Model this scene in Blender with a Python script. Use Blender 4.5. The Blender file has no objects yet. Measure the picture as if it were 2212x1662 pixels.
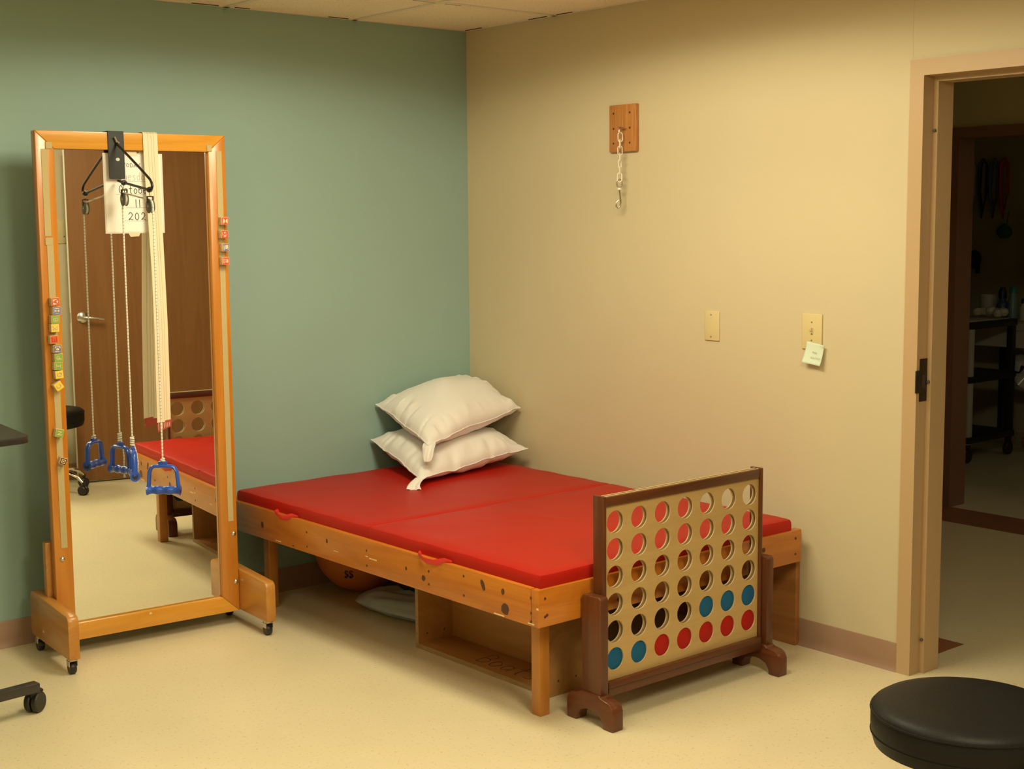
import bpy, bmesh, math, random
from math import sin, cos, pi, radians as R
from mathutils import Vector as V, Matrix as M4, Euler
random.seed(7)
S = bpy.context.scene
col = S.collection

# ------------------------------------------------------------ camera
cam_d = bpy.data.cameras.new('camera'); cam = bpy.data.objects.new('camera', cam_d); col.objects.link(cam)
S.camera = cam
YAW, PIT, ROL = 8.70634366e-01, -1.17499502e-01, -8.92538207e-03
f_ = V((cos(YAW)*cos(PIT), sin(YAW)*cos(PIT), sin(PIT))); r_ = V((sin(YAW), -cos(YAW), 0)); u_ = r_.cross(f_)
r2 = r_*cos(ROL)+u_*sin(ROL); u2 = -r_*sin(ROL)+u_*cos(ROL)
m = M4.Identity(4)
for i in range(3):
    m[i][0] = r2[i]; m[i][1] = u2[i]; m[i][2] = -f_[i]
m[0][3], m[1][3], m[2][3] = -4.07299308, -5.13875941, 1.57993861
cam.matrix_world = m
cam_d.sensor_fit = 'HORIZONTAL'; cam_d.sensor_width = 36.0; cam_d.lens = 3024.69177/2212*36.0
cam_d.clip_start = 0.05; cam_d.clip_end = 60

# ------------------------------------------------------------ world, lights, exposure
w = bpy.data.worlds.new('world'); S.world = w; w.use_nodes = True
w.node_tree.nodes['Background'].inputs[0].default_value = (1.0, .75, .45, 1); w.node_tree.nodes['Background'].inputs[1].default_value = 0.0
S.view_settings.view_transform = 'Standard'; S.view_settings.look = 'None'; S.view_settings.gamma = 1.0
S.view_settings.use_curve_mapping = False; S.view_settings.exposure = 0.0
LC = (1.0, .90, .61)
FIX = [(-1.5375, -1.845, 43, 0), (-3.3825, -2.46, 10, 0), (-2.1525, -4.305, 60, 0)]   # recessed ceiling fixtures: x, y, watts
CH = 2.438
def lens(ld):
    # prismatic lens: the fixture throws most of its light sideways and is cut off near the ceiling
    ld.use_nodes = True; N = ld.node_tree.nodes; L = ld.node_tree.links
    em = N['Emission']; g = N.new('ShaderNodeNewGeometry'); d = N.new('ShaderNodeVectorMath'); d.operation = 'DOT_PRODUCT'
    L.new(g.outputs['Incoming'], d.inputs[0]); L.new(g.outputs['Normal'], d.inputs[1])
    a = N.new('ShaderNodeMath'); a.operation = 'ABSOLUTE'; L.new(d.outputs['Value'], a.inputs[0])
    c = N.new('ShaderNodeFloatCurve'); cv = c.mapping.curves[0]
    cv.points[0].location = (0, .03); cv.points[1].location = (1, .34)
    for p in [(.07, .12), (.14, .62), (.22, 1.0), (.36, .70), (.6, .55), (.8, .42)]: cv.points.new(*p)
    c.mapping.update(); L.new(a.outputs[0], c.inputs['Value'])
    mu = N.new('ShaderNodeMath'); mu.operation = 'MULTIPLY'; mu.inputs[1].default_value = 1.9; L.new(c.outputs[0], mu.inputs[0])
    L.new(mu.outputs[0], em.inputs['Strength'])
for (x, y, e, rz) in FIX:
    ld = bpy.data.lights.new('fixture_lamp', 'AREA'); ld.shape = 'RECTANGLE'; ld.size = .56; ld.size_y = 1.16
    ld.energy = e; ld.color = LC; lens(ld)
    lo = bpy.data.objects.new('fixture_lamp', ld); lo.location = (x, y, CH-.012); lo.rotation_euler = (0, 0, rz); col.objects.link(lo)
ld = bpy.data.lights.new('hall_fill', 'AREA'); ld.shape = 'RECTANGLE'; ld.size = .3; ld.size_y = 1.1; ld.energy = 12; ld.color = LC  # added fill with no fixture of its own, brightens the hallway
lo = bpy.data.objects.new('hall_fill', ld); lo.location = (1.3, -4.8, CH-.012); col.objects.link(lo)
ld = bpy.data.lights.new('back_room_fill', 'AREA'); ld.shape = 'RECTANGLE'; ld.size = .3; ld.size_y = .6; ld.energy = 2.0; ld.color = LC  # added dim fill, no source there, lifts the dark back room
lo = bpy.data.objects.new('back_room_fill', ld); lo.location = (3.9, -2.9, CH-.012); col.objects.link(lo)

# ------------------------------------------------------------ materials
def newmat(name):
    mt = bpy.data.materials.new(name); mt.use_nodes = True
    return mt, mt.node_tree.nodes, mt.node_tree.links, mt.node_tree.nodes['Principled BSDF']
def plain(name, c, rough=.5, metal=0., bump=0., bscale=200, var=0., vscale=8, coat=0., spec=None, sheen=0.):
    mt, N, L, b = newmat(name)
    b.inputs['Base Color'].default_value = (*c, 1); b.inputs['Roughness'].default_value = rough; b.inputs['Metallic'].default_value = metal
    if coat: b.inputs['Coat Weight'].default_value = coat; b.inputs['Coat Roughness'].default_value = .15
    if spec is not None: b.inputs['Specular IOR Level'].default_value = spec
    if sheen: b.inputs['Sheen Weight'].default_value = sheen
    tc = N.new('ShaderNodeTexCoord')
    if bump:
        n = N.new('ShaderNodeTexNoise'); n.inputs['Scale'].default_value = bscale; n.inputs['Detail'].default_value = 4
        L.new(tc.outputs['Object'], n.inputs['Vector'])
        bp = N.new('ShaderNodeBump'); bp.inputs['Strength'].default_value = bump; bp.inputs['Distance'].default_value = .002
        L.new(n.outputs['Fac'], bp.inputs['Height']); L.new(bp.outputs[0], b.inputs['Normal'])
    if var:
        n = N.new('ShaderNodeTexNoise'); n.inputs['Scale'].default_value = vscale; n.inputs['Detail'].default_value = 5
        L.new(tc.outputs['Object'], n.inputs['Vector'])
        mp = N.new('ShaderNodeMapRange'); mp.inputs[3].default_value = 1-var; mp.inputs[4].default_value = 1+var
        L.new(n.outputs['Fac'], mp.inputs[0])
        mx = N.new('ShaderNodeVectorMath'); mx.operation = 'SCALE'; mx.inputs[0].default_value = c
        L.new(mp.outputs[0], mx.inputs['Scale']); L.new(mx.outputs[0], b.inputs['Base Color'])
    return mt
def wood(name, c1, c2, axis=0, scale=14, rough=.35, coat=.25, stretch=12, bump=.12, ring=.5):
    mt, N, L, b = newmat(name)
    tc = N.new('ShaderNodeTexCoord'); mp = N.new('ShaderNodeMapping')
    sc = [scale]*3; sc[axis] = scale/stretch; mp.inputs['Scale'].default_value = sc
    L.new(tc.outputs['Object'], mp.inputs['Vector'])
    n1 = N.new('ShaderNodeTexNoise'); n1.inputs['Scale'].default_value = 1.0; n1.inputs['Detail'].default_value = 6; n1.inputs['Distortion'].default_value = .6
    L.new(mp.outputs[0], n1.inputs['Vector'])
    mp2 = N.new('ShaderNodeMapping'); sc = [scale*14]*3; sc[axis] = scale*.5; mp2.inputs['Scale'].default_value = sc
    L.new(tc.outputs['Object'], mp2.inputs['Vector'])
    n2 = N.new('ShaderNodeTexNoise'); n2.inputs['Scale'].default_value = 1.0; n2.inputs['Detail'].default_value = 3
    L.new(mp2.outputs[0], n2.inputs['Vector'])
    wv = N.new('ShaderNodeMath'); wv.operation = 'MULTIPLY'; wv.inputs[1].default_value = 9
    L.new(n1.outputs['Fac'], wv.inputs[0])
    fr = N.new('ShaderNodeMath'); fr.operation = 'PINGPONG'; fr.inputs[1].default_value = 1.0; L.new(wv.outputs[0], fr.inputs[0])
    a = N.new('ShaderNodeMix'); a.data_type = 'FLOAT'; a.inputs[0].default_value = ring
    L.new(n2.outputs['Fac'], a.inputs[2]); L.new(fr.outputs[0], a.inputs[3])
    rp = N.new('ShaderNodeValToRGB'); rp.color_ramp.elements[0].position = .2; rp.color_ramp.elements[1].position = .8
    rp.color_ramp.elements[0].color = (*c1, 1); rp.color_ramp.elements[1].color = (*c2, 1)
    L.new(a.outputs[0], rp.inputs[0]); L.new(rp.outputs[0], b.inputs['Base Color'])
    b.inputs['Roughness'].default_value = rough; b.inputs['Coat Weight'].default_value = coat; b.inputs['Coat Roughness'].default_value = .2
    if bump:
        bp = N.new('ShaderNodeBump'); bp.inputs['Strength'].default_value = bump; bp.inputs['Distance'].default_value = .001
        L.new(n2.outputs['Fac'], bp.inputs['Height']); L.new(bp.outputs[0], b.inputs['Normal'])
    return mt
def floor_mat():
    mt, N, L, b = newmat('vinyl_floor')
    tc = N.new('ShaderNodeTexCoord')
    def noise(s, d=4):
        n = N.new('ShaderNodeTexNoise'); n.inputs['Scale'].default_value = s; n.inputs['Detail'].default_value = d
        L.new(tc.outputs['Object'], n.inputs['Vector']); return n
    base = (.74, .65, .435)
    n1 = noise(90, 3); r1 = N.new('ShaderNodeValToRGB')
    r1.color_ramp.elements[0].position = .27; r1.color_ramp.elements[0].color = (.56, .46, .28, 1)
    r1.color_ramp.elements[1].position = .40; r1.color_ramp.elements[1].color = (*base, 1)
    e = r1.color_ramp.elements.new(.66); e.color = (*base, 1)
    e = r1.color_ramp.elements.new(.76); e.color = (.76, .67, .47, 1)
    L.new(n1.outputs['Fac'], r1.inputs[0])
    n2 = noise(2.2, 4); mr = N.new('ShaderNodeMapRange'); mr.inputs[3].default_value = .9; mr.inputs[4].default_value = 1.08
    L.new(n2.outputs['Fac'], mr.inputs[0])
    vm = N.new('ShaderNodeVectorMath'); vm.operation = 'SCALE'; L.new(r1.outputs[0], vm.inputs[0]); L.new(mr.outputs[0], vm.inputs['Scale'])
    # 12 inch tile joints
    L.new(vm.outputs[0], b.inputs['Base Color'])
    b.inputs['Roughness'].default_value = .33; b.inputs['Specular IOR Level'].default_value = .35
    bp = N.new('ShaderNodeBump'); bp.inputs['Strength'].default_value = .05; bp.inputs['Distance'].default_value = .002
    n3 = noise(40, 2); L.new(n3.outputs['Fac'], bp.inputs['Height']); L.new(bp.outputs[0], b.inputs['Normal'])
    return mt
def ceil_mat():
    mt, N, L, b = newmat('ceiling_tile')
    tc = N.new('ShaderNodeTexCoord'); n = N.new('ShaderNodeTexNoise'); n.inputs['Scale'].default_value = 130; n.inputs['Detail'].default_value = 5
    L.new(tc.outputs['Object'], n.inputs['Vector'])
    r = N.new('ShaderNodeValToRGB'); r.color_ramp.elements[0].position = .30; r.color_ramp.elements[0].color = (.55, .48, .34, 1)
    r.color_ramp.elements[1].position = .42; r.color_ramp.elements[1].color = (.93, .83, .64, 1)
    L.new(n.outputs['Fac'], r.inputs[0]); L.new(r.outputs[0], b.inputs['Base Color']); b.inputs['Roughness'].default_value = .95
    bp = N.new('ShaderNodeBump'); bp.inputs['Strength'].default_value = .4; bp.inputs['Distance'].default_value = .002
    L.new(n.outputs['Fac'], bp.inputs['Height']); L.new(bp.outputs[0], b.inputs['Normal'])
    return mt
MT = {}
MT['cream'] = plain('cream_paint', (.60, .52, .345), .65, bump=.12, bscale=220, var=.02, vscale=3, spec=.3)
MT['green'] = plain('green_paint', (.285, .42, .385), .6, bump=.12, bscale=220, var=.03, vscale=3, spec=.3)
MT['floor'] = floor_mat()
MT['ceil'] = ceil_mat()
MT['tbar'] = plain('ceiling_grid', (.80, .74, .60), .5)
MT['gap'] = plain('gap_shade', (.05, .03, .02), .9)  # near-black colour standing in for the shade inside gaps
MT['base'] = plain('vinyl_base', (.34, .21, .14), .5, var=.06)
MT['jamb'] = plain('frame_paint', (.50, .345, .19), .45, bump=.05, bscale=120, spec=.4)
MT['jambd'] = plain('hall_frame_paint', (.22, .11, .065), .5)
MT['brass'] = plain('dark_bronze', (.05, .035, .022), .4, .7)
MT['steel'] = plain('steel', (.62, .60, .56), .28, 1.0)
MT['chrome'] = plain('chrome', (.82, .81, .78), .08, 1.0)
MT['black'] = plain('black_plastic', (.018, .016, .015), .4)
MT['blackm'] = plain('black_metal', (.010, .0095, .009), .5, 0)
MT['vinyl'] = plain('black_vinyl', (.010, .009, .009), .46, bump=.25, bscale=350, spec=.16)
MT['red'] = plain('red_vinyl', (.43, .011, .004), .45, bump=.10, bscale=300, var=.05, vscale=4, spec=.25)
MT['redweb'] = plain('red_webbing', (.72, .035, .025), .6)
MT['pine_y'] = wood('pine_along', (.46, .135, .010), (.56, .195, .020), 1, 12, .32, .2)
MT['pine_x'] = wood('pine_across', (.46, .135, .010), (.56, .195, .020), 0, 12, .32, .2)
MT['pine_z'] = wood('pine_upright', (.44, .165, .022), (.54, .225, .035), 2, 14, .38, .2)
MT['knot'] = plain('knot', (.085, .03, .010), .5, var=.3, vscale=200)
MT['scratch'] = plain('bare_wood', (.80, .62, .34), .7)
MT['ply'] = wood('plywood', (.40, .19, .05), (.48, .24, .075), 1, 7, .5, .1, 9, .05)
MT['plyedge'] = wood('plywood_edge', (.24, .15, .07), (.46, .31, .15), 1, 90, .7, 0, 30, .1, .2)
MT['panel'] = wood('brown_panel', (.30, .115, .028), (.38, .16, .045), 1, 9, .5, .15)
MT['oak_x'] = wood('maple_across', (.60, .265, .025), (.70, .33, .045), 0, 9, .28, .3, 10)
MT['oak_z'] = wood('maple_upright', (.48, .165, .012), (.58, .225, .025), 2, 9, .28, .3, 14)
MT['basewood'] = wood('base_board_wood', (.46, .19, .03), (.55, .25, .05), 1, 10, .35, .3)
MT['mirror'] = plain('mirror_glass', (.93, .95, .90), .0, 1.0)
MT['velcro'] = plain('velcro', (.50, .40, .20), .9, bump=.3, bscale=900)
MT['walnut_z'] = wood('walnut_upright', (.085, .022, .006), (.125, .036, .010), 2, 14, .36, .12)
MT['walnut_x'] = wood('walnut_across', (.085, .022, .006), (.125, .036, .010), 0, 14, .36, .12)
MT['walnut_y'] = wood('walnut_foot', (.095, .024, .007), (.14, .040, .011), 1, 14, .36, .12)
MT['birch'] = wood('birch_board', (.49, .325, .125), (.54, .365, .15), 0, 9, .45, .15, 10, .03)
MT['birchedge'] = plain('birch_edge', (.62, .50, .30), .6)
MT['discred'] = plain('disc_red', (.42, .012, .008), .6, spec=.2)
MT['discblue'] = plain('disc_blue', (.010, .115, .27), .6, spec=.2)
MT['cotton'] = plain('pillow_cotton', (.80, .775, .76), .85, bump=.15, bscale=500, sheen=.2)
MT['bluegrey'] = plain('blue_grey_fabric', (.46, .56, .66), .55, bump=.2, bscale=60)
MT['navy'] = plain('dark_navy_fabric', (.012, .014, .020), .8)
MT['orange'] = plain('orange_rubber', (.60, .17, .03), .5)
MT['ivory'] = plain('ivory_plastic', (.66, .555, .29), .4)
MT['screw'] = plain('screw_head', (.30, .22, .12), .4, .5)
MT['note'] = plain('pale_green_paper', (.64, .74, .60), .8)
MT['pencil'] = plain('faint_pencil', (.50, .58, .46), .9)
MT['boardwood'] = wood('wall_board_wood', (.36, .125, .028), (.60, .27, .075), 2, 34, .4, .25, 18, .15, .25)
MT['chain'] = plain('white_chain', (.85, .78, .68), .45)
MT['nickel'] = plain('nickel', (.45, .41, .33), .3, 1.0)
MT['web'] = plain('cream_webbing', (.80, .68, .49), .8, bump=.1, bscale=700)
MT['stitch'] = plain('stitch', (.62, .50, .34), .8)
MT['redstitch'] = plain('red_stitched_end', (.45, .07, .05), .8, bump=.5, bscale=400)
MT['paper'] = plain('white_paper', (.86, .83, .78), .55)
MT['lam'] = plain('laminate', (.72, .70, .64), .15)
MT['ink'] = plain('black_ink', (.03, .025, .02), .6)
MT['inkg'] = plain('faded_ink', (.50, .47, .42), .6)
MT['tape'] = plain('masking_tape', (.72, .64, .46), .5)
MT['blue'] = plain('blue_plastic', (.018, .085, .50), .28, coat=.3)
MT['rubber'] = plain('grey_rubber', (.10, .10, .085), .6)
MT['rope'] = None
MT['rawblock'] = wood('block_wood', (.66, .46, .24), (.74, .54, .30), 0, 30, .6, 0)
MT['bred'] = plain('block_red', (.62, .05, .03), .5)
MT['bblue'] = plain('block_blue', (.13, .17, .38), .5)
MT['bgreen'] = plain('block_green', (.20, .42, .05), .5)
MT['byellow'] = plain('block_yellow', (.85, .62, .04), .5)
MT['borange'] = plain('block_orange', (.66, .10, .02), .5)
MT['bbrown'] = plain('block_brown', (.05, .02, .012), .5)
MT['btan'] = plain('block_tan', (.78, .58, .34), .5)
MT['doorwood'] = wood('door_veneer', (.22, .088, .024), (.27, .115, .034), 2, 11, .42, .2, 16, .08, .35)
MT['doorb'] = plain('table_edge_black', (.020, .017, .014), .4)
MT['tabletop'] = plain('table_laminate', (.055, .042, .032), .45)
MT['tube'] = plain('dark_grey_metal', (.06, .055, .05), .35, .4)
MT['hallstrip'] = plain('brown_floor_tile', (.30, .12, .06), .35, var=.08, vscale=30)
MT['hallwall'] = plain('hall_wall_paint', (.50, .45, .27), .7)
MT['whiteish'] = plain('pale_plastic', (.62, .58, .48), .5)
MT['diffuser'] = None
def rope_mat():
    mt, N, L, b = newmat('braided_rope')
    tc = N.new('ShaderNodeTexCoord'); wv = N.new('ShaderNodeTexWave'); wv.bands_direction = 'Z'; wv.inputs['Scale'].default_value = 26
    wv.inputs['Distortion'].default_value = 0
    L.new(tc.outputs['Object'], wv.inputs['Vector'])
    r = N.new('ShaderNodeValToRGB'); r.color_ramp.elements[0].position = .02; r.color_ramp.elements[0].color = (.30, .32, .42, 1)
    r.color_ramp.elements[1].position = .12; r.color_ramp.elements[1].color = (.80, .75, .64, 1)
    L.new(wv.outputs['Fac'], r.inputs[0]); L.new(r.outputs[0], b.inputs['Base Color']); b.inputs['Roughness'].default_value = .8
    return mt
MT['rope'] = rope_mat()
def emit(name, c, s):
    mt, N, L, b = newmat(name); b.inputs['Base Color'].default_value = (.8, .8, .8, 1)
    b.inputs['Emission Color'].default_value = (*c, 1); b.inputs['Emission Strength'].default_value = s
    return mt
MT['diffuser'] = emit('light_diffuser', LC, 3.0)

# ------------------------------------------------------------ mesh helpers
class MB:
    def __init__(s): s.bm = bmesh.new(); s.mats = []
    def mi(s, m):
        m = MT[m]
        if m not in s.mats: s.mats.append(m)
        return s.mats.index(m)
    def _fin(s, faces, m, smooth=False):
        i = s.mi(m)
        for f in faces: f.material_index = i; f.smooth = smooth
    def poly(s, pts, m, smooth=False):
        f = s.bm.faces.new([s.bm.verts.new(p) for p in pts]); s._fin([f], m, smooth); return s
    def box(s, a, b, m, bev=0., seg=2, rot=None, rz=0):
        t = bmesh.new()
        bmesh.ops.create_cube(t, size=1)
        a = V(a); b = V(b); c = (a+b)/2; d = b-a
        for v in t.verts: v.co = V((v.co.x*d.x, v.co.y*d.y, v.co.z*d.z))
        if bev: bmesh.ops.bevel(t, geom=t.edges[:], offset=bev, segments=seg, affect='EDGES', profile=.5)
        mm = M4.Translation(c)
        if rot is not None: mm = mm @ rot.to_4x4()
        bmesh.ops.transform(t, matrix=mm, verts=t.verts)
        s.merge(t, m, bool(bev)); return s
    def merge(s, t, m, smooth=False):
        i = s.mi(m); vm = {}
        for v in t.verts: vm[v] = s.bm.verts.new(v.co)
        for f in t.faces:
            try: nf = s.bm.faces.new([vm[v] for v in f.verts])
            except ValueError: continue
            nf.material_index = i; nf.smooth = smooth
        t.free()
    def prism(s, pts, d, m, bev=0., seg=2, smooth=False):
        """closed polygon pts (3D, planar) swept by vector d"""
        t = bmesh.new(); d = V(d)
        a = [t.verts.new(p) for p in pts]; b = [t.verts.new(V(p)+d) for p in pts]
        n = len(pts)
        t.faces.new(a[::-1]); t.faces.new(b)
        for i in range(n): t.faces.new([a[i], a[(i+1) % n], b[(i+1) % n], b[i]])
        bmesh.ops.recalc_face_normals(t, faces=t.faces)
        if bev:
            es = [e for e in t.edges if e.calc_face_angle(0) > .6]
            bmesh.ops.bevel(t, geom=es, offset=bev, segments=seg, affect='EDGES', profile=.5)
        s.merge(t, m, bool(bev) or smooth); return s
    def lathe(s, prof, m, c=(0, 0, 0), ax=(0, 0, 1), n=32, smooth=True):
        """prof: (radius, height) list along axis"""
        ax = V(ax).normalized(); q = V((0, 0, 1)).rotation_difference(ax).to_matrix(); c = V(c)
        rings = []
        for (r, h) in prof:
            if r < 1e-6: rings.append([s.bm.verts.new(c+q@V((0, 0, h)))])
            else: rings.append([s.bm.verts.new(c+q@V((r*cos(2*pi*k/n), r*sin(2*pi*k/n), h))) for k in range(n)])
        fs = []
        for a, b in zip(rings, rings[1:]):
            for k in range(n):
                k2 = (k+1) % n
                if len(a) == 1 and len(b) == 1: continue
                if len(a) == 1: fs.append(s.bm.faces.new([a[0], b[k2], b[k]]))
                elif len(b) == 1: fs.append(s.bm.faces.new([a[k], a[k2], b[0]]))
                else: fs.append(s.bm.faces.new([a[k], a[k2], b[k2], b[k]]))
        s._fin(fs, m, smooth); return s
    def cyl(s, a, b, r, m, n=20, r2=None):
        a = V(a); b = V(b); h = (b-a).length; r2 = r if r2 is None else r2
        e = min(r, r2, h)*.08
        s.lathe([(0, 0), (r-e, 0), (r, e), (r2, h-e), (r2-e, h), (0, h)], m, a, b-a, n); return s
    def tube(s, pts, r, m, n=8, closed=False, flat=None):
        pts = [V(p) for p in pts]; k = len(pts); rings = []
        up = None
        for i, p in enumerate(pts):
            if closed: t = pts[(i+1) % k]-pts[i-1]
            else: t = (pts[min(i+1, k-1)]-pts[max(i-1, 0)])
            t.normalize()
            if up is None:
                up = t.orthogonal().normalized() if flat is None else (V(flat)-t*V(flat).dot(t)).normalized()
            else:
                base = up if flat is None else V(flat)
                up = (base-t*base.dot(t)).normalized()
            sd = t.cross(up)
            rr = r[i] if isinstance(r, (list, tuple)) and not isinstance(r[0], (list, tuple)) and flat is None else r
            if flat is not None:
                ru, rs = (r[i] if isinstance(r[0], (list, tuple)) else r) if isinstance(r, (list, tuple)) else (r, r)
            else: ru = rs = rr
            rings.append([s.bm.verts.new(p+up*(ru*cos(2*pi*j/n))+sd*(rs*sin(2*pi*j/n))) for j in range(n)])
        fs = []
        prs = list(zip(rings, rings[1:])) + ([(rings[-1], rings[0])] if closed else [])
        for a, b in prs:
            for j in range(n): fs.append(s.bm.faces.new([a[j], a[(j+1) % n], b[(j+1) % n], b[j]]))
        if not closed: fs += [s.bm.faces.new(rings[0][::-1]), s.bm.faces.new(rings[-1])]
        s._fin(fs, m, True); return s
    def disc(s, c, nrm, r, m, th=.0004, n=14, sx=1, sy=1, jit=0, rot=0):
        nrm = V(nrm).normalized(); a = nrm.cross(V((0, 0, 1))) if abs(nrm.z) < .9 else V((1, 0, 0)); a.normalize(); b = nrm.cross(a)
        pts = []
        for k in range(n):
            t = 2*pi*k/n; rr = r*(1+random.uniform(-jit, jit)); x = rr*cos(t)*sx; y = rr*sin(t)*sy
            x, y = x*cos(rot)-y*sin(rot), x*sin(rot)+y*cos(rot)
            pts.append(V(c)+a*x+b*y)
        s.prism(pts, nrm*th, m); return s
    def link(s, c, ax_long, ax_wide, L, W, r, m, n=20):
        """oval chain link"""
        a = V(ax_long).normalized(); b = V(ax_wide).normalized(); pts = []; hl = (L-W)/2
        for k in range(n):
            t = 2*pi*k/n; x = W/2*cos(t); y = W/2*sin(t)+(hl if sin(t) > 0 else -hl)
            pts.append(V(c)+b*x+a*y)
        s.tube(pts, r, m, 6, True); return s
    def build(s, name, parent=None, recalc=True, weld=False):
        if weld: bmesh.ops.remove_doubles(s.bm, verts=s.bm.verts, dist=1e-5)
        if recalc: bmesh.ops.recalc_face_normals(s.bm, faces=s.bm.faces)
        me = bpy.data.meshes.new(name); s.bm.to_mesh(me); s.bm.free()
        for m in s.mats: me.materials.append(m)
        o = bpy.data.objects.new(name, me); col.objects.link(o)
        if parent: o.parent = parent
        try: me.set_sharp_from_angle(angle=R(40))
        except Exception: pass
        return o
def tag(o, label=None, cat=None, group=None, kind=None):
    if label: o['label'] = label
    if cat: o['category'] = cat
    if group: o['group'] = group
    if kind: o['kind'] = kind
    return o
def empty(name, loc, rz=0, **k):
    o = bpy.data.objects.new(name, None); o.empty_display_size = .05; col.objects.link(o); o.location = loc; o.rotation_euler = (0, 0, rz)
    return tag(o, **k)
def struct(name, mb, parent=None): return tag(mb.build(name, parent), kind='structure')
def fit(o, root):
    """keep a mesh built in world coordinates where it is when parented to a thing at root (no rotation)"""
    o.data.transform(M4.Translation(-root.location)); return o

# stroke lettering: each glyph = list of polylines in a 0..1 x 0..1 cell
G = {
'A': [[(.05, 0), (.5, 1), (.95, 0)], [(.22, .38), (.78, .38)]], 'B': [[(.15, 0), (.15, 1), (.6, 1), (.8, .87), (.8, .65), (.6, .53), (.15, .53)], [(.6, .53), (.88, .4), (.88, .14), (.65, 0), (.15, 0)]],
'C': [[(.9, .8), (.7, .98), (.35, .98), (.1, .7), (.1, .3), (.35, .02), (.7, .02), (.9, .2)]], 'D': [[(.15, 0), (.15, 1), (.55, 1), (.88, .72), (.88, .28), (.55, 0), (.15, 0)]],
'E': [[(.85, 1), (.15, 1), (.15, 0), (.85, 0)], [(.15, .52), (.7, .52)]], 'G': [[(.88, .8), (.65, .98), (.35, .98), (.1, .7), (.1, .3), (.35, .02), (.7, .02), (.88, .2), (.88, .45), (.6, .45)]],
'H': [[(.15, 0), (.15, 1)], [(.85, 0), (.85, 1)], [(.15, .5), (.85, .5)]], 'I': [[(.5, 0), (.5, 1)], [(.25, 1), (.75, 1)], [(.25, 0), (.75, 0)]],
'K': [[(.15, 0), (.15, 1)], [(.85, 1), (.15, .42)], [(.38, .6), (.88, 0)]], 'L': [[(.2, 1), (.2, 0), (.85, 0), (.85, .2)]], 'M': [[(.08, 0), (.12, 1), (.5, .3), (.88, 1), (.92, 0)]],
'N': [[(.12, 0), (.12, 1), (.88, 0), (.88, 1)]], 'O': [[(.5, 1), (.2, .85), (.08, .5), (.2, .15), (.5, 0), (.8, .15), (.92, .5), (.8, .85), (.5, 1)]], 'P': [[(.15, 0), (.15, 1), (.65, 1), (.85, .85), (.85, .62), (.65, .48), (.15, .48)]],
'S': [[(.85, .82), (.6, 1), (.3, .97), (.15, .78), (.3, .58), (.7, .45), (.87, .25), (.7, .03), (.35, 0), (.12, .18)]], 'T': [[(.5, 0), (.5, 1)], [(.05, .85), (.08, 1), (.92, 1), (.95, .85)]],
'U': [[(.12, 1), (.12, .3), (.3, .02), (.7, .02), (.88, .3), (.88, 1)]], 'Y': [[(.05, 1), (.5, .48), (.95, 1)], [(.5, .48), (.5, 0)]],
'u': [[(.1, .6), (.12, .2), (.35, .02), (.7, .1), (.85, .6)], [(.85, .6), (.88, 0)]], 'e': [[(.12, .35), (.85, .4), (.7, .6), (.35, .6), (.12, .35), (.3, .02), (.8, .08)]],
's': [[(.8, .55), (.45, .62), (.25, .48), (.75, .2), (.6, .02), (.15, .06)]], 'd': [[(.8, .5), (.4, .6), (.12, .3), (.35, .02), (.8, .2)], [(.82, 1), (.82, 0)]],
'a': [[(.8, .5), (.4, .62), (.12, .3), (.35, .02), (.8, .22)], [(.82, .6), (.88, 0)]], 'y': [[(.1, .6), (.45, .1)], [(.9, .6), (.45, .1), (.2, -.35)]],
'c': [[(.85, .5), (.5, .62), (.15, .4), (.2, .08), (.55, 0), (.88, .12)]], 't': [[(.5, .95), (.48, .1), (.75, 0)], [(.15, .62), (.85, .64)]], 'o': [[(.5, .62), (.15, .4), (.3, .02), (.7, .04), (.88, .38), (.5, .62)]],
'b': [[(.15, 1), (.15, .05)], [(.15, .45), (.55, .6), (.88, .3), (.6, .0), (.15, .08)]], 'r': [[(.2, .6), (.22, 0)], [(.22, .4), (.5, .6), (.85, .55)]],
'0': [[(.5, .95), (.18, .7), (.15, .25), (.5, 0), (.85, .25), (.82, .7), (.5, .95)]], '1': [[(.5, 1), (.55, 0)]], '2': [[(.12, .75), (.4, 1), (.8, .85), (.75, .5), (.12, .05), (.5, .12), (.92, .02)]],
'w': [[(.05, .6), (.28, .05), (.5, .5), (.72, .05), (.95, .6)]], 'n': [[(.15, .6), (.15, 0)], [(.15, .4), (.5, .62), (.82, .5), (.85, 0)]], 'm': [[(.08, .6), (.1, 0)], [(.1, .4), (.3, .6), (.48, .45), (.5, 0)], [(.5, .4), (.72, .6), (.9, .45), (.92, 0)]],
'f': [[(.8, .9), (.5, 1), (.4, .7), (.4, 0)], [(.15, .6), (.75, .6)]], ' ': []}
def curvy(pl):
    if len(pl) < 3: return pl
    out = []; n = len(pl)
    for i in range(n-1):
        p0, p1, p2, p3 = pl[max(i-1, 0)], pl[i], pl[i+1], pl[min(i+2, n-1)]
        for k in range(4):
            t = k/4; out.append(tuple(.5*((2*b)+(-a+c)*t+(2*a-5*b+4*c-d)*t*t+(-a+3*b-3*c+d)*t**3) for a, b, c, d in zip(p0, p1, p2, p3)))
    return out+[pl[-1]]
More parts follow.
